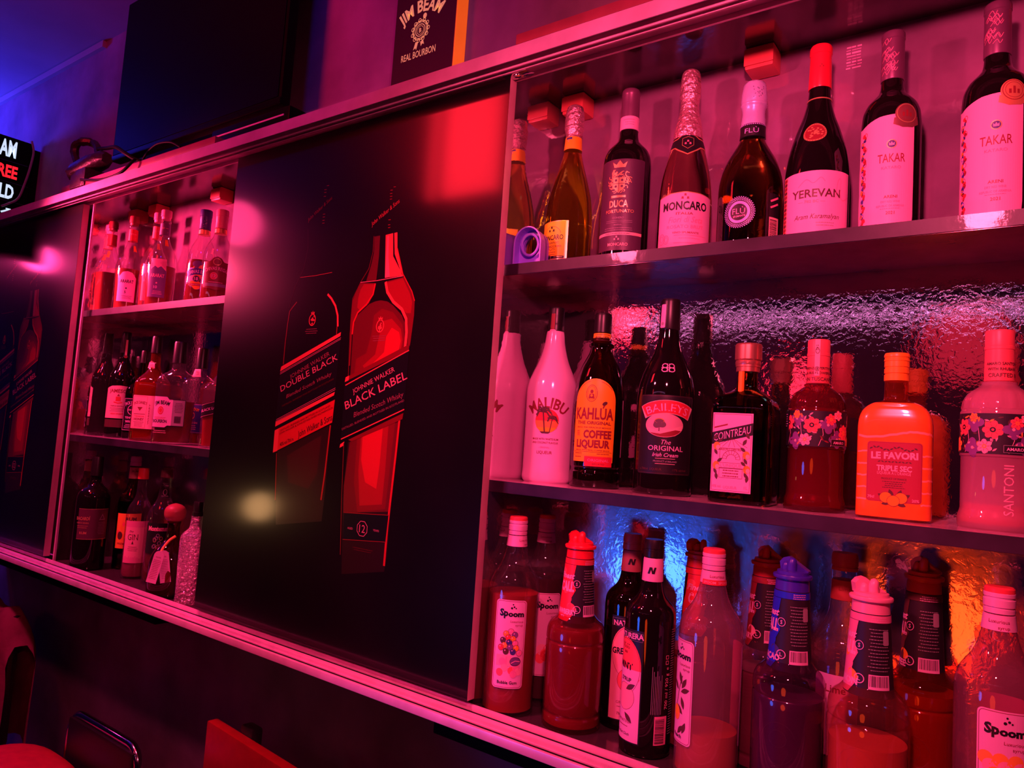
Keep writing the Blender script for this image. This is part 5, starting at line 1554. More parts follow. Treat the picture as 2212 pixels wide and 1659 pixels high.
def art_gum(d):
    cols = [PINKI, PETO, PETP, REDI, ORANGE2, BROWN, DBLUE]
    spots = [(2, 19), (-6, 15), (9, 14), (-2, 9), (6, 7), (-11, 4), (0, 1), (10, 0), (-8, -4), (2, -7), (-14, -8), (12, -8), (-5, -14), (7, -14), (18, -16)]
    for k, (x, y) in enumerate(spots):
        d.ell(x, y + 2, 5, 5.2, cols[k % 7], 2 + k * .05, 16); d.ring(x, y + 2, 5, 5.2, .5, BROWN, 2.03 + k * .05, 16); d.ell(x - 1.5, y + 3.8, 1.1, 1.2, WHITE, 2.04 + k * .05, 8)
    for k, (x, y) in enumerate(((-10, -30), (-6, -40), (6, -44), (14, -40), (18, -46), (-14, -48), (10, -50))):
        d.ell(x, y + 1, 6, 6.4, (PINKI, PETK, PETR)[k % 3], 2.5 + k * .05, 14)
    d.rect(-8, -27, 26, 18, PETK, 2.2); d.text('1', -3, -28, 15, PINKI, 2.4)
    d.ell(12, -28, 9, 7, PURP, 4, 18, tilt=20); d.ring(12, -28, 9, 7, .8, INK, 4.2, 18); d.line([(5, -31), (12, -27), (20, -28)], 1.2, PETK, 4.4)
    d.text('Bubble Gum', 0, -63, 5, INK, 5, w=34, bold=.02)
def art_branch(d):
    d.line([(p.x, p.y) for p in spline([(8, 22, 0), (2, 5, 0), (-2, -12, 0), (-10, -34, 0)], 6)], 1.4, BROWN, 2)
    for k, (x, y, a) in enumerate(((12, 12, 60), (14, 2, 20), (4, 18, 110), (10, -16, -70), (4, -26, -40), (14, -50, 70), (6, -54, 50), (-8, 6, 140))): d.leaf(x, y, 18, 7, a, BROWN, 2.2 + k * .02)
    d.ell(-4, -32, 9, 11, PETO, 3, 20); d.ell(-6, -30, 5, 6, ORANGE, 3.2, 14)
    d.text('Peach', 0, -63, 5, INK, 5, w=20, bold=.02)
def art_red(d):
    d.line([(p.x, p.y) for p in spline([(14, 22, 0), (18, 10, 0), (12, -2, 0), (18, -12, 0)], 6)], 1.2, BROWN, 2)
    for k in range(7): d.ell(random.uniform(-8, 16), random.uniform(-50, -20), 9, 10, (PETR, REDI, PETK)[k % 3], 2 + k * .05, 16)
    d.leaf(14, 6, 16, 6, 50, BROWN, 2.6)
def art_melon(d):
    for k in range(9): d.ell(-18 + k * 5, 18 - (k % 3) * 8, 8, 8, (PETO, PETK, ORANGE2)[k % 3], 2 + k * .05, 16)
    for k in range(6): d.ell(-12 + k * 6, -24 - (k % 2) * 9, 9, 9, (PETO, PETK, CREAM)[k % 3], 2.6 + k * .05, 16)
luxury('clear syrup bottle of red syrup with a bubble gum label', -.758, .078, .331, .0455, 0, CLEAR2, pm('syrup_red', (0.26, 0.015, 0.015), .25), .605, art_gum, -3, phi2=48)
luxury('syrup bottle standing behind the bubble gum bottle', -.7590, .1735, .330, .0425, 0, CLEAR2, pm('syrup_dark', (0.05, 0.01, 0.015), .25), .66, art_red, 12, phi2=0)
b = luxury('frosty syrup bottle with little orange syrup left and a peach twig label', -.4030, .086, .3235, .0460, 0, glass('misted_glass', (0.85, 0.62, 0.70), base=.04, haze=.22, hazecol=(.75, .42, .55)), pm('syrup_orange', (0.52, 0.10, 0.02), .25), .20, art_branch, -62, phi2=20)
d = b.dec(.868, 18, 2, None, b.sleeve([(.84, .424), (.905, .378)])); d.rect(0, -5, 44, 7.5, REDI, 3); d.text('SPOOM  SPOOM', 0, -5, 3.6, PETK, 4, w=40, bold=.01); d.build('red_band', b.root)
luxury('syrup bottle with a pale half empty body at the right end of the bottom row', -.0475, .090, .3270, .0460, 0, glass('misted_glass_warm', (0.85, 0.55, 0.62), base=.04, haze=.20, hazecol=(.70, .34, .42)), pm('syrup_pale', (0.70, 0.22, 0.22), .25), .10, art_melon, 8, phi2=0)

FC = [(0, .93), (.010, 1), (.025, 1), (.060, .985), (.075, .955), (.09, .985), (.40, 1), (.435, 1), (.445, .965), (.455, 1), (.50, .985), (.535, .90), (.56, .72), (.60, .56), (.70, .52), (.80, .48), (.88, .45), (.905, .44)]
def pour_cap(b, mat, turn, z0=.885):
    """broad cap with a flange and a flip-up pouring beak"""
    H, R = b.H, b.R
    cp = b.part('pour_cap', [(z0 - .006, .42), (z0 - .005, .475), (.925, .46), (.928, .44), (.934, .44), (.936, .53), (.946, .545), (.951, .53), (.953, .44), (.966, .43), (.968, .30)], mat, 1)
    zb = .962 * H
    bm = bmesh.new()
    for (ox, oy, hh_, r0) in ((.0, -.12, .062, .14), (-.20, -.02, .040, .12)):
        tube(bm, [(ox * R, oy * R, zb - .004), (ox * R, oy * R, zb + hh_ * H * .55), (ox * R + .03 * R, oy * R, zb + hh_ * H * .88), (ox * R + .05 * R, oy * R, zb + hh_ * H)], [r0 * R, r0 * R * .92, r0 * R * .75, r0 * R * .35], 14)
    sp = obj('spout', bm, mat, cp, smooth=True, sharp=50)
    sp.rotation_euler = (0, 0, turn)
    bm = bmesh.new()
    o_ = [(-.36 * R, 0), (-.40 * R, .040 * H), (-.30 * R, .058 * H), (-.14 * R, .066 * H), (.10 * R, .040 * H), (.42 * R, .010 * H), (.42 * R, 0)]
    prism(bm, [(x, z + zb - .001) for x, z in o_], .06 * R, .34 * R)
    h = obj('flip_lid', bm, mat, cp)
    h.rotation_euler = (0, 0, turn)
    return cp
def mixer(label, X, Y, H, R, phi, capm, turn, glass_m, liq, ltop, word, hue, hue2, front):
    """stout cocktail-mix bottle: tall printed neck sleeve, pouring cap"""
    b = Bottle('mixer_bottle', label, X, Y, T, H, R, FC, glass_m, phi)
    if liq: b.liquid(ltop, liq, .945)
    sl = [(.548, .76), (.550, .625), (.60, .59), (.75, .53), (.885, .475), (.886, .42)]
    b.part('neck_sleeve', [(.546, .55)] + sl[1:], NIGHT, 1)
    pc = b.sleeve([(.550, .632), (.60, .597), (.75, .537), (.885, .482)])
    pour_cap(b, capm, turn)
    d = b.dec(.715, 0, 2.5, None, pc, ref=R * .55)
    hh = H * .165 * 1000
    d.rect(0, hh - 4, 150, 9, hue, 1)
    a = front
    d.poly([(a - 22, hh - 9), (a + 14, hh - 9), (a + 10, 18), (a + 16, 2), (a + 8, -14), (a + 14, -hh + 14), (a + 6, -hh + 2), (a - 26, -hh + 2), (a - 30, -8), (a - 24, 12)], hue, 2)
    for k in range(5): d.ell(a - 14 + k * 6, 30 - k * 14, 8, 6, (hue2, hue)[k % 2], 2.4 + k * .05, 14, tilt=k * 35)
    d.text('Finest', a - 4, 24, 9, WHITE, 4, w=34, shear=.3, bold=.03); d.text('CALL', a - 2, 7, 15, WHITE, 4, w=30, bold=.05, shear=.1)
    d.text(word, a - 4, -hh + 17, 8, WHITE, 4, w=min(46, 6.2 * len(word)), bold=.04); d.text('MIX', a - 4, -hh + 9, 3.4, WHITE, 4, bold=.02)
    d.ell(a + 17, 12, 6, 6, INK, 4.4, 16); d.ring(a + 17, 12, 5.6, 5.6, .8, WHITE, 4.6, 16); d.text('S', a + 17, 12, 5, WHITE, 4.8, bold=.02)
    d.ring(a + 19, -hh + 22, 5.6, 5.6, 1.1, WHITE, 4.6, 16); d.text('L', a + 19, -hh + 22, 5, WHITE, 4.8, bold=.02)
    q = a + 42
    d.micro(q, hh - 2, 26, 3, 2.6, .9, WHITE, 4)
    d.micro(q, 34, 28, 13, 4.2, 1.0, GREYI, 4)
    d.rect(q + 9, 24, 9, 18, GREYI, 4.3, r=2)
    d.bars(q, -hh + 20, 25, 18, WHITE, INK)
    d.build('sleeve_print', b.root)
    d = b.dec(.27, -14, 3); d.ring(0, 0, 23, 27, 1.0, CLEAR2, 1, 36, 20, 330); d.ring(0, 6, 11, 11, 1.0, CLEAR2, 1, 24); d.line([(-8, -32), (6, -26), (14, -10)], 1.2, CLEAR2, 1); d.build('embossed_emblem', b.root)
    return b
CRED = pm('pour_cap_red', (0.92, 0.02, 0.04), .35); CBLU = pm('pour_cap_blue', (0.05, 0.02, 0.50), .35); CPNK = pm('pour_cap_pink', (0.92, 0.30, 0.45), .35); CORN = pm('pour_cap_orange', (0.55, 0.05, 0.02), .4); CDRD = pm('pour_cap_dark_red', (0.50, 0.02, 0.03), .4)
mixer('cocktail mix bottle with bright red pouring cap and cloudy red mix', -.641, .100, .3104, .0490, 0, CRED, rad(10), glass('mixer_clear_red', (0.9, 0.5, 0.55), haze=.08, hazecol=(.5, .1, .12)), pm('mix_red', (0.17, 0.010, 0.02), .3), .52, 'STRAWBERRY', REDI, PETR, -20)
mixer('cocktail mix bottle half hidden between the dark syrup and the peach bottle', -.4565, .1685, .3168, .0450, 0, CDRD, rad(40), CLEAR2, pm('mix_dark_red', (0.20, 0.02, 0.04), .3), .48, 'CHERRY', REDI, PETR, 0)
mixer('dark cocktail mix bottle with dull red cap behind the blue capped bottle', -.3500, .1715, .3200, .0440, 0, CDRD, rad(-25), CLEAR2, pm('mix_wine', (0.14, 0.02, 0.05), .3), .45, 'CHERRY', DRED, PETK, -30)
mixer('cocktail mix bottle with violet blue pouring cap and purple mix', -.2900, .090, .3185, .0480, 0, CBLU, rad(-15), glass('mixer_clear_violet', (0.75, 0.5, 0.7), haze=.08, hazecol=(.25, .10, .25)), pm('mix_violet', (0.08, 0.012, 0.07), .3), .44, 'CURAÇAO', BLUE, DBLUE, -30)
mixer('cocktail mix bottle with pink pouring cap and pale orange mix', -.1875, .082, .3075, .0490, 0, CPNK, rad(25), glass('mixer_clear_pink', (0.92, 0.6, 0.6), haze=.10, hazecol=(.7, .25, .22)), pm('mix_salmon', (0.50, 0.13, 0.07), .3), .36, 'PASSION', PINKI, PETO, -30)
mixer('dark sleeved cocktail mix bottle with a brown orange cap against the orange glow', -.1370, .1665, .3340, .0450, 0, CORN, rad(-10), glass('mixer_clear_orange', (0.85, 0.35, 0.25), haze=.10, hazecol=(.6, .1, .04)), pm('mix_orange', (0.26, 0.03, 0.01), .3), .50, 'COFFEE', BROWN, ORANGE2, -34)

NAT = [(0, .92), (.010, 1), (.03, 1), (.62, 1), (.655, .98), (.685, .88), (.71, .70), (.735, .54), (.76, .46), (.80, .41), (.86, .385), (.88, .37), (.985, .35)]
def natur(label, X, Y, H, R, phi, side, capm):
    b = Bottle('syrup_bottle', label, X, Y, T, H, R, NAT, DKGL if side else DBRN, phi)
    if side is False: b.liquid(.62, pm('syrup_near_black', (0.02, 0.003, 0.006), .2), .95)
    b.part('cap', [(.915, .37), (.916, .40), (.945, .40), (.947, .38), (.955, .38), (.957, .40), (.985, .39), (1.0, .36)], capm, 1)
    b.part('neck_band', [(.80, .40), (.802, .425), (.905, .392), (.912, .37)], WCAP if side else pm('band_brown', (.40, .10, .10), .5), 1)
    d = b.dec(.855, -8 if side else 0, 2, None, b.sleeve([(.80, .430), (.906, .397)]))
    d.poly([(-6, -5), (-2.6, -5), (-.6, 1), (1, -5), (5, -5), (7.5, 5), (4.4, 5), (2.6, -1), (1, 5), (-3, 5)], INK, 2); d.build('neck_print', b.root)
    d = b.dec(.33, -60 if side else 6, 3)
    d.rect(0, -4, 66, 168, INK, 0)
    d.text('NATURERA', 0 if not side else 4, 70, 8, WHITE, 2, w=58, bold=.03, rot=.05); d.frame(0, 70, 63, 12, .4, GREYI, 1)
    d.ell(0, 22, 31, 44, PETK if not side else PETR, 1, 36)
    d.poly([(-31, 20), (31, 20), (31, -86), (-31, -86)], WHITE if side else PETK, 1.1)
    d.ring(0, 22, 29.5, 42, .6, DRED, 1.4, 36)
    d.text('Polska', 0, 52, 5, DRED, 3, shear=.3, bold=0); d.text('1888', 0, 44, 3.6, DRED, 3); d.text('* *   * *', 0, 55, 4, INK, 2)
    d.text('GRENADINE' if not side else 'MINT', 0, 24, 9.5, INK, 3, w=58 if not side else 34, bold=.035); d.text('SYRUP', 4, 4, 5.6, INK, 3, bold=.03)
    d.ell(2, -22, 20, 20, PETR if not side else PETK, 2, 26); d.ring(2, -22, 20, 20, .6, DRED, 2.2, 26); d.leaf(14, -6, 20, 8, 30, BROWN, 3); d.leaf(12, -52, 20, 8, -40, BROWN, 3)
    d.text('GRANATINA', 0, -58, 4.4, DRED, 3, w=36, bold=0); d.micro(0, -65, 34, 1, 3, 1.2, DRED, 3); d.text('The Red Cloth', 0, -76, 4, BROWN, 3, w=32, shear=.3)
    d.build('front_label', b.root)
    if side:
        d = b.dec(.33, 24, 3)
        d.bars(8, -64, 22, 42, PINKI, INK, True)
        d.text('700 ml / 920 g  e', 16, -2, 6, PETK, 2, w=62, bold=.0, rot=PI / 2)
        L = 2
        for k in range(7): d.line([(-9 + k * 2.6, -40), (-9 + k * 2.6, 30 - (k % 3) * 5 - k * 2)], .7, GREYI, L)
        d.rect(15, 36, 5, 5, INK, 2); d.frame(15, 36, 5, 5, .7, PETK, 3); d.frame(15, 44, 5, 5, .7, PETK, 3)
        d.build('side_print', b.root)
        d = b.dec(.36, 66, 3)
        for k in range(44): d.line([(-6, -80 + k * 3.6), (6 - (k % 4), -80 + k * 3.6)], 1.1, GREYI, 1)
        d.build('back_print', b.root)
natur('dark grenadine syrup bottle behind the two front syrup bottles', -.5795, .170, .3181, .0410, 0, False, pm('cap_rust', (0.50, 0.10, 0.08), .4))
natur('nearly black syrup bottle in the front row with a barcode on its side', -.5045, .095, .3230, .0392, 0, True, CAPK)

# lime cordial behind
b = Bottle('syrup_bottle', 'clear cordial bottle with ribbed red brown cap between the blue and pink caps', -.2390, .1705, T, .3336, .0425, 0 or [(0, .92), (.010, 1), (.05, .985), (.40, 1), (.56, 1), (.58, .97), (.59, 1), (.62, .96), (.66, .80), (.70, .60), (.75, .46), (.82, .40), (.90, .38), (.98, .36)], CLEAR2, 0)
b.liquid(.42, pm('syrup_plum', (0.20, 0.03, 0.06), .25), .94)
b.part('cap', [(.925, .39), (.926, .43), (.94, .43), (.942, .41), (.946, .41), (.948, .43), (.985, .425), (1.0, .39)], pm('cap_red_brown', (0.42, 0.06, 0.07), .4), 1)
b.part('neck_band', [(.80, .405), (.802, .425), (.885, .405), (.886, .38)], pm('band_red_brown', (0.45, 0.06, 0.06), .5), 1)
d = b.dec(.845, 4, 2, None, b.sleeve([(.80, .43), (.886, .41)])); d.text('Lime', 0, 2, 5, DRED, 2, w=16, bold=0); d.build('neck_print', b.root)
d = b.dec(.34, -10, 3); d.rect(0, 0, 60, 110, WHITE, 0, r=8); d.text('Lime', 0, 36, 10, DRED, 2, bold=.02); d.build('front_label', b.root)

# ================================================================ left bay
T = Z1
BRA = [(0, .95), (.012, 1.0), (.40, 1), (.47, .98), (.53, .90), (.59, .72), (.645, .52), (.69, .40), (.74, .335), (.80, .315), (.87, .31), (.875, .36), (.90, .36), (.905, .30), (.93, .30)]
AMBL = pm('liquid_brandy', (0.22, 0.025, 0.015), .15, spec=.6); AMBL2 = pm('liquid_brandy_light', (0.32, 0.03, 0.02), .15, spec=.6)
def brandy(label, X, Y, H, R, phi, bandm, labm, capm, word, ltop, arch=False):
    b = Bottle('brandy_bottle', label, X, Y, T, H, R, BRA, CLEAR2, phi)
    b.liquid(ltop, AMBL, .94)
    b.part('stopper', [(.905, .30), (.93, .31), (.932, .36), (.99, .36), (1.0, .33)], capm, 1)
    b.part('neck_band', [(.74, .34), (.742, .355), (.86, .335), (.862, .31)], bandm, 1)
    d = b.dec(.80, -4, 0, None, b.sleeve([(.74, .36), (.862, .34)])); d.text('10' if not arch else 'VS', -4, 3, 6, PETK, 2); d.line([(2, 3), (10, 3)], 1.2, PETK, 2); d.line([(-9, -9), (9, -9)], 1, PETK, 2); d.build('neck_print', b.root)
    d = b.dec(.27, -12, 3)
    if arch:
        d.poly([(-26, -52), (26, -52), (26, 24), (14, 40), (0, 44), (-14, 40), (-26, 24)], labm, 0)
    else:
        d.poly([(-24, -52), (24, -52), (24, 26), (8, 40), (0, 34), (-8, 40), (-24, 26)], labm, 1); d.poly([(-22, 24), (22, 24), (22, 62), (-22, 62)], PETK, .4)
    d.text(word, 0, 12, 10, INK if arch else PETK, 2, w=38, bold=.02)
    d.ell(0, -10, 2.5, 2.5, INK if arch else PETK, 2, 8); d.text('5' if arch else '10', -2, -22, 8, INK if arch else WHITE, 2, bold=.02); d.micro(4, -34, 30, 3, 4, 1.2, INK if arch else PETK, 2)
    d.build('front_label', b.root)
    d = b.dec(.66, 22, 0, 4, None, ref=.02); d.rect(0, 0, 9, 20, PETO, 1); d.build('tax_strip', b.root)
    return b
brandy('brandy bottle nearest the left end of the top shelf with an arched white label', -2.352, .120, .3100, .0400, 6, REDI, WHITE, DRED, 'ARARAT', .44, True)
brandy('brandy bottle with orange red label between two other brandies', -2.262, .150, .318, .0395, 0, PETR, PETR, PINKI, 'ARARAT', .47)
brandy('brandy bottle with purple neck band and purple label', -2.130, .105, .296, .0415, 0, PURP, PURP, PINKI, 'ARARAT', .42)
CHI = [(0, .94), (.012, 1), (.05, 1), (.42, 1), (.50, .97), (.58, .86), (.65, .66), (.71, .46), (.76, .38), (.83, .35), (.98, .33)]
def regal(label, X, Y, H, R, phi, capm, labm, num, liq, ltop):
    b = Bottle('whisky_bottle', label, X, Y, T, H, R, CHI, CLEAR2, phi)
    b.liquid(ltop, liq, .94)
    b.part('cap', [(.80, .37), (.80, .40), (.88, .385), (.885, .40), (.93, .40), (.932, .42), (.99, .42), (1.0, .39)], capm, 1)
    d = b.dec(.85, -6, 0, None, b.sleeve([(.80, .405), (.93, .41)]))
    for k in range(8): d.ell(random.uniform(-9, 9), random.uniform(-12, 12), 1.2, .8, LILAC if labm is ORANGE2 else PETK, 2, 6)
    d.build('neck_print', b.root)
    b.part('neck_ring', [(.745, .395), (.747, .415), (.79, .40), (.792, .37)], GOLD, 1)
    d = b.dec(.30, -6, 3)
    if labm is ORANGE2:
        for k in range(16): d.ell(random.uniform(-26, 22), random.uniform(-42, 36), random.uniform(9, 15), random.uniform(8, 13), (ORANGE2, PETK, LILAC, PURP, ORANGE2)[k % 5], .2 + k * .04, 14)
    else:
        d.poly([(-34, -40), (0, -46), (34, -40), (38, -10), (34, 8), (38, 30), (18, 32), (10, 42), (0, 46), (-10, 42), (-18, 32), (-38, 30), (-34, 8), (-38, -10)], DRED, 0)
        d.ring(0, 31, 10, 9, 1.6, GOLD, 1, 18); d.rect(0, -32, 58, 9, GREYI, 1)
    def bnd(R0, R1, a0, m, L): d.poly([(R1 * sin(rad(a)), R1 * cos(rad(a)) - 62) for a in range(-a0, a0 + 1, 4)] + [(R0 * sin(rad(a)), R0 * cos(rad(a)) - 62) for a in range(a0, -a0 - 1, -4)], m, L)
    bnd(66, 84, 28, DBLUE if labm is ORANGE2 else DRED, 2)
    d.text('CHIVAS REGAL', 0, 13, 9, WHITE if labm is ORANGE2 else PETK, 3, w=66, bold=.025, arc=75)
    d.ell(-6, -8, 10, 10, INK if labm is ORANGE2 else REDI, 3, 22); d.ring(-6, -8, 8.8, 8.8, .8, PETK, 3.2, 22); d.text(num, -6, -8, 9, WHITE, 3.6, bold=.03)
    d.rect(0, -25, 56, 6, DRED, 2.5); d.micro(0, -25, 44, 1, 3, 2, PETK, 3)
    d.build('front_label', b.root)
regal('whisky bottle with dark blue cap and colourful orange label', -1.975, .140, .2860, .0400, 0, DBLUE, ORANGE2, '18', AMBL, .47)
regal('whisky bottle with dark red crest label beside the black door', -1.850, .115, .2620, .0400, 4, PINKI, REDI, '12', AMBL2, .20)

T = Z2
def spirit(name, label, X, Y, H, R, prof, mat, phi=0, shape=ROUND, yaw=None, cap=None, capm=CAPK, liq=None, ltop=.5):
    b = Bottle(name, label, X, Y, T, H, R, prof, mat, phi, shape=shape, yaw=yaw, seg=56)
    if liq: b.liquid(ltop, liq, .94)
    if cap: b.part('cap', cap, capm, 1, shape=ROUND)
    return b
JAM = [(0, .92), (.012, 1), (.05, 1), (.52, 1), (.57, .96), (.62, .82), (.67, .60), (.71, .45), (.76, .38), (.985, .33)]
b = spirit('whiskey_bottle', 'dark green whiskey bottle with cream label at the left of the middle shelf', -2.362, .140, .332, .0375, JAM, DKGL, cap=[(.80, .39), (.80, .405), (.985, .36), (1.0, .33)])
d = b.dec(.85, 8, 0, 6, b.sleeve([(.74, .42), (1, .37)])); d.rect(0, 0, 6, 50, CREAM, 1); d.ell(0, -28, 5, 5, DRED, 2, 14); d.build('neck_tag', b.root)
d = b.dec(.335, -6, 3); d.poly([(-46, -52), (46, -52), (46, 40), (24, 48), (0, 50), (-24, 48), (-46, 40)], CREAM, 0)
d.text('JAMESON', 0, 33, 11, DRED, 2, w=62, bold=.02); d.rect(-2, 8, 14, 14, REDI, 2); d.line([(-14, -2), (-2, -5), (10, -2)], 3.4, REDI, 2); d.poly([(-6, 17), (2, 17), (-2, 24)], DRED, 2); d.text('TRIPLE DISTILLED', 0, -14, 3.6, DRED, 2, w=46); d.micro(0, -21, 50, 3, 4.4, 1.2, DRED, 2); d.text('IRISH WHISKEY', 0, -38, 4.6, REDI, 2, w=40, bold=.03)
d.rect(0, -68, 90, 24, BROWN, .3); d.build('front_label', b.root)
JDS = Shape(5, 1, 1)
JDP = [(0, .94), (.012, 1), (.50, 1), (.545, .97), (.58, .88, .9), (.62, .70, .6), (.66, .50, .2), (.70, .38, 0), (.75, .33, 0), (.84, .33, 0), (.985, .30, 0)]
b = spirit('whiskey_bottle', 'square black labelled whiskey bottle behind the honey whiskey', -2.287, .1675, .275, .0375, JDP, DAMBER, shape=JDS, yaw=rad(28), cap=[(.86, .34), (.86, .37), (.985, .35), (1.0, .32)], liq=AMBL, ltop=.5)
d = b.dec(.27, 0, 3); d.rect(0, 0, 62, 100, INK, 0); d.text("JACK DANIEL'S", 0, 36, 9, WHITE, 1, w=54, bold=.02, arc=70); d.ring(0, 14, 15, 15, 1.6, WHITE, 1, 22); d.text('Old No.7', 0, 14, 5, WHITE, 1, bold=.02); d.text('TENNESSEE', 0, -10, 6, WHITE, 1, w=44, bold=.02); d.text('WHISKEY', 0, -22, 7, WHITE, 1, w=40, bold=.03); d.micro(0, -32, 46, 3, 4.6, 1.6, WHITE, 1); d.frame(0, 0, 58, 96, 1, WHITE, 1); d.build('front_label', b.root)
b = spirit('whiskey_bottle', 'square whiskey bottle with pale orange honey label and neck label', -2.134, .120, .308, .0415, JDP, glass('honey_glass', (.7, .25, .10), haze=.12, hazecol=(.5, .12, .05)), shape=JDS, yaw=rad(32), cap=[(.84, .34), (.84, .37), (.985, .35), (1.0, .32)], liq=AMBL2, ltop=.55)
d = b.dec(.72, -4, 0, 3, b.sleeve([(.60, .80, 0), (.66, .56, 0), (.70, .44, 0), (.80, .36, 0)]), ref=.02); d.poly([(-15, -9), (15, -9), (13, 8), (0, 13), (-13, 8)], CREAM, 1); d.micro(0, 4, 18, 3, 4, 1.2, DRED, 2); d.build('neck_label', b.root)
d = b.dec(.27, 2, 3); d.rect(8, 0, 84, 96, CREAM, 0); d.text("JACK DANIEL'S", -10, 28, 8, DRED, 2, w=40, bold=.02, arc=52); d.poly([(-18, 14), (-2, 14), (-10, 3)], DRED, 2); d.rect(-10, -6, 34, 1.4, DRED, 2); d.text('Tennessee', -10, -12, 4.6, REDI, 2, w=30); d.text('HONEY', -10, -21, 6.4, DRED, 2, w=30, bold=.03); d.micro(-10, -29, 34, 4, 4, 1.2, DRED, 2); d.text('WHISKEY', 18, -5, 3.4, DRED, 2, w=60, rot=PI / 2); d.frame(40, 0, 18, 84, .7, DRED, 2); d.frame(-10, 0, 40, 90, .6, REDI, 2); d.build('front_label', b.root)
JBS = Shape(4, 1.0, .66)
JBP = [(0, .95), (.012, 1), (.56, 1), (.61, .98), (.65, .90), (.68, .72, .8), (.705, .50, .4), (.73, .37, 0), (.78, .33, 0), (.98, .31, 0)]
b = spirit('whiskey_bottle', 'broad clear bourbon bottle with white and grey label in front on the middle shelf', -1.945, .088, .282, .0500, JBP, CLEAR2, shape=JBS, yaw=rad(34), cap=[(.79, .34), (.79, .36), (.985, .345), (1.0, .32)], liq=pm('liquid_bourbon', (0.12, 0.018, 0.012), .15), ltop=.42)
d = b.dec(.31, 0, 3); d.poly([(-46, -44), (-6, -44), (2, -38), (44, -38), (44, 34), (2, 34), (-6, 42), (-46, 42)], INK, 0); d.poly([(-45, -42.5), (-7, -42.5), (0, -37), (10, -37), (10, 33), (0, 33), (-7, 40.5), (-45, 40.5)], WHITE, 1); d.poly([(10, -36.5), (42, -36.5), (42, 32.5), (10, 32.5)], GREYI, 1)
d.text('JIM BEAM', -20, 25, 10, INK, 3, w=44, bold=.03, arc=60); d.ell(-22, 3, 8, 11, REDI, 3, 20); d.ring(-22, 3, 5, 7, 1, WHITE, 4, 16); d.text('BOURBON', -22, -26, 8, INK, 3, w=40, bold=.03); d.micro(-22, -16, 34, 2, 4, 1.4, REDI, 3); d.micro(27, 24, 24, 7, 4, 1.2, INK, 3); d.bars(27, -20, 22, 20, GREYI, INK, True); d.micro(-20, -52, 40, 2, 5, 1.6, PETK, 3)
d.build('front_label', b.root)
b = spirit('whiskey_bottle', 'bourbon bottle with dark violet label behind the broad clear bottle', -1.962, .1655, .276, .0450, JBP, CLEAR2, shape=Shape(4, 1, .72), yaw=rad(20), cap=[(.79, .34), (.79, .36), (.985, .345), (1.0, .32)], liq=AMBL2, ltop=.30)
d = b.dec(.735, 0, 0, 3, b.sleeve([(.66, .62, 0), (.72, .48, 0), (.79, .38, 0)]), ref=.02); d.poly([(-15, -10), (15, -10), (12, 12), (-12, 12)], CREAM, 1); d.micro(0, 6, 18, 3, 4, 1.3, DRED, 2); d.build('neck_label', b.root)
d = b.dec(.27, 16, 3); d.rect(0, 0, 60, 82, DBLUE, 0); d.frame(0, 0, 56, 78, .7, PETK, 1); d.text('JIM BEAM', -4, 26, 8, PETO, 2, w=36, bold=.03, arc=60); d.ring(-4, 8, 6, 8, 2.2, PETO, 2, 16); d.text('DOUBLE OAK', -4, -12, 5, PETK, 2, w=36, bold=.02); d.micro(-4, -20, 30, 3, 5, 1.4, PETK, 2); d.build('front_label', b.root)
b = spirit('whisky_bottle', 'square whisky bottle with slanted black label half hidden by the door', -1.780, .120, .245, .0370, [(0, .95), (.012, 1), (.62, 1), (.68, .9, .8), (.74, .62, .3), (.80, .42, 0), (.98, .36, 0)], CLEAR2, shape=JDS, yaw=rad(30), cap=[(.84, .40), (.84, .43), (.985, .42), (1.0, .38)], liq=AMBL2, ltop=.45)
d = b.dec(.42, -6, 3); d.sh = .30; d.rect(0, 0, 64, 34, INK, 0); d.frame(0, 0, 62, 31, .8, PETK, 1); d.text('BLACK LABEL', 0, 0, 7, WHITE, 2, w=54, bold=.02); d.build('front_label', b.root)

T = Z0
BAC = [(0, .92), (.012, 1), (.04, 1), (.60, 1), (.645, .98), (.68, .90), (.715, .72), (.745, .48), (.77, .38), (.80, .33), (.98, .31)]
b = spirit('rum_bottle', 'tall black rum bottle at the left of the bottom row', -2.316, .072, .332, .0460, BAC, DKGL, cap=[(.83, .34), (.83, .36), (.985, .345), (1.0, .32)])
BLAB = pm('label_dark_plum', (.10, .02, .05), .5)
d = b.dec(.41, 8, 3); d.rect(0, 0, 90, 88, BLAB, 0); d.line([(-45, 44), (45, 44)], 1.1, GOLD, 1); d.line([(-45, -44), (45, -44)], 1.1, GOLD, 1); d.text('BACARDÍ', -30, 16, 9, GOLD, 2, w=40, bold=.04); d.text('CARTA NEGRA', -30, 3, 4, GOLD, 2, w=36, bold=.03); d.micro(-30, -6, 34, 2, 5, 1.8, GOLD, 2); d.text('RUM', -26, -26, 7, GOLD, 2, bold=.03)
d.poly([(14, 12), (32, 12), (23, 30)], GREYI, 1); d.poly([(17, 14), (29, 14), (23, 26)], BLAB, 2); d.micro(24, 4, 24, 8, 4.6, 1.1, GREYI, 1); d.build('front_label', b.root)
RUMP = [(0, .92), (.012, 1), (.05, 1), (.56, 1), (.61, .96), (.66, .80), (.71, .56), (.75, .44), (.79, .40), (.90, .36), (.98, .34)]
b = spirit('rum_bottle', 'rum bottle with orange label and pink screw cap', -2.272, .1650, .338, .0385, RUMP, DAMBER, cap=[(.915, .38), (.915, .41), (.945, .41), (.947, .385), (.955, .385), (.957, .41), (.985, .40), (1.0, .37)], capm=WCAP, liq=pm('liquid_rum', (.06, .012, .01), .2), ltop=.6)
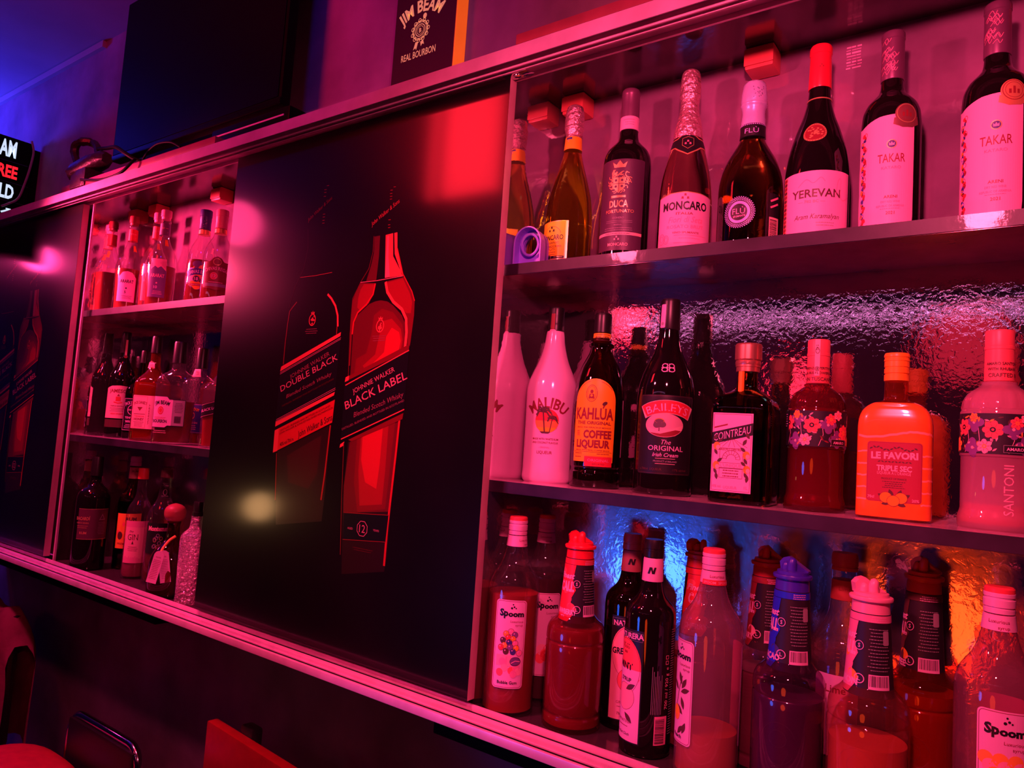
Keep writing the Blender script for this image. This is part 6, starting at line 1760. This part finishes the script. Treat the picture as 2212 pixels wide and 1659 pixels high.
b.part('neck_band', [(.80, .41), (.802, .425), (.90, .385), (.902, .36)], pm('band_salmon', (.85, .30, .25), .5), 1)
d = b.dec(.855, 2, 0, None, b.sleeve([(.80, .43), (.902, .39)])); d.text('RUM', 0, 4, 6, DRED, 2, bold=.02); d.build('neck_print', b.root)
d = b.dec(.34, -4, 3); d.rect(0, 0, 74, 104, PETO, 0); d.text('RUM', 6, 36, 10, BROWN, 2, w=30, bold=.03); 
for k in range(10): d.leaf(random.uniform(-30, 30), random.uniform(-30, 20), 18, 8, random.uniform(0, 180), (PETR, ORANGE2)[k % 2], 1)
d.text('PREMIUM', -8, -38, 6, DRED, 2, w=40, bold=.02); d.ell(-22, -14, 8, 12, BROWN, 2, 16); d.build('front_label', b.root)
b = spirit('gin_bottle', 'clear gin bottle with pink label and small red cap', -2.124, .115, .313, .0345, RUMP, CLEAR2, cap=[(.90, .38), (.90, .42), (.985, .41), (1.0, .38)], capm=REDI, liq=pm('liquid_pink', (.30, .06, .10), .2), ltop=.35)
d = b.dec(.335, -6, 3); d.rect(0, 0, 66, 118, PETK, 0); d.rect(0, 50, 66, 16, PINKI, 1); d.text('Dry', -12, 30, 5, BROWN, 2, shear=.3); d.text('GIN', -8, 14, 17, BROWN, 2, w=28, bold=.0); d.poly([(-10, -6), (-4, -6), (-7, 4)], BROWN, 2); d.micro(-6, -14, 28, 3, 5, 1.3, BROWN, 2)
for k in range(12): d.poly([(-33 + k * 5.5, -59), (-27 + k * 5.5, -59), (-27 + k * 5.5, -50 + (k * 7) % 9), (-30 + k * 5.5, -44 + (k * 5) % 8), (-33 + k * 5.5, -50 + (k * 7) % 9)], PINKI, 1)
d.build('front_label', b.root)
b = spirit('tequila_bottle', 'clear tequila bottle with black label and tapered black neck label', -2.034, .1350, .316, .0405, RUMP, CLEAR2, cap=[(.93, .37), (.93, .40), (.985, .39), (1.0, .36)], capm=pm('cap_plum', (.25, .05, .08), .4), liq=pm('liquid_amber_pale', (.14, .03, .02), .2), ltop=.5)
d = b.dec(.80, 0, 0, 4, b.sleeve([(.66, .82), (.71, .58), (.75, .46), (.79, .42), (.90, .38)]), ref=.018); d.poly([(-13, -16), (13, -16), (10, 26), (-10, 26)], INK, 1); d.ring(0, 0, 5, 8, 1.2, GREYI, 2, 16); d.line([(-8, 18), (8, 18)], 2.2, GREYI, 2); d.line([(-9, -11), (9, -11)], 1.4, GREYI, 2); d.build('neck_label', b.root)
d = b.dec(.40, -6, 3); d.rect(0, 0, 78, 84, INK, 0); d.text('Montezuma', 0, 27, 12, PETK, 2, w=64, bold=.05); 
for k in range(12): d.ring(random.uniform(-14, 14), random.uniform(-32, 10), 4, 5, 1.2, (GOLD, GREYI)[k % 2], 2 + k * .03, 10)
d.build('front_label', b.root)
BALP = [(0, .90), (.02, .97), (.10, 1), (.26, 1), (.36, .97), (.46, .84), (.53, .62), (.58, .42), (.62, .31), (.70, .29), (.77, .29), (.79, .32), (.81, .32)]
b = spirit('tequila_bottle', 'squat round tequila bottle with ball stopper and pink hang tags', -1.866, .075, .2390, .0530, BALP, glass('olive_glass', (.45, .22, .14), base=.05, haze=.08, hazecol=(.2, .05, .03)), liq=pm('liquid_dark', (.07, .012, .012), .2), ltop=.34)
BALLM = pm('ball_stopper', (.45, .08, .08), .45)
b.part('ball_stopper', [(.79, .18), (.81, .32), (.83, .42), (.87, .50), (.91, .51), (.95, .45), (.985, .26), (1.0, .05)], BALLM, 3)
RIB = pm('ribbon_orange', (.95, .38, .08), .4)
bm = bmesh.new(); tube(bm, spline([(.006, -.018, .155), (-.008, -.026, .145), (-.020, -.036, .128), (-.026, -.0495, .112)], 5), .0035, 8); obj('ribbon', bm, RIB, b.root, smooth=True)
for k, (ox, rot) in enumerate(((-.034, .20), (-.012, -.16))):
    bm = bmesh.new()
    o_ = [(.0125 * cos(PI * i / 8), .034 + .0125 * sin(PI * i / 8)) for i in range(9)] + [(-.0125, -.036), (.0125, -.036)]
    prism(bm, o_, -.0006, .0006)
    tg = obj('hang_tag', bm, WHITE, b.root); tg.location = (ox, -.0555 + .004 * k, .078); tg.rotation_euler = (0, rot, -.35 + .3 * k)
    dd = Decal(lambda u, v, off: (u, -.0006 - off, v), step=0); dd.text('NOTE', 0, 30, 3, DRED, 1, w=12); dd.micro(0, 22, 19, 12, 4.2, 1.2, DRED, 1); dd.build('tag_print', tg)
CRY = [(0, .95), (.02, 1), (.10, .97), (.60, 1), (.66, .96), (.70, .80), (.73, .56), (.76, .44), (.86, .40)]
CRG = pm('cut_crystal', (.62, .42, .50), .05, metal=.7, spec=.9, bump=1.0, bscale=130, bdist=.012)
b = spirit('crystal_bottle', 'cut crystal bottle with black stopper at the edge of the black door', -1.752, .070, .255, .0300, CRY, CRG, shape=Shape(6, 1, 1), yaw=rad(34), cap=[(.86, .30), (.86, .46), (.90, .46), (.902, .40), (.985, .40), (1.0, .36)])

# ---------------------------------------------------------------- families of bottles
for o in C.objects:
    if o.parent is None and o.get('category') == 'bottle':
        zz = o.location.z - ZF
        row = 'top shelf' if zz > .2 else ('middle shelf' if zz > -.2 else 'bottom board')
        o['group'] = 'bottles on the %s of the %s bay' % (row, 'right' if o.location.x > -1.2 else 'left')
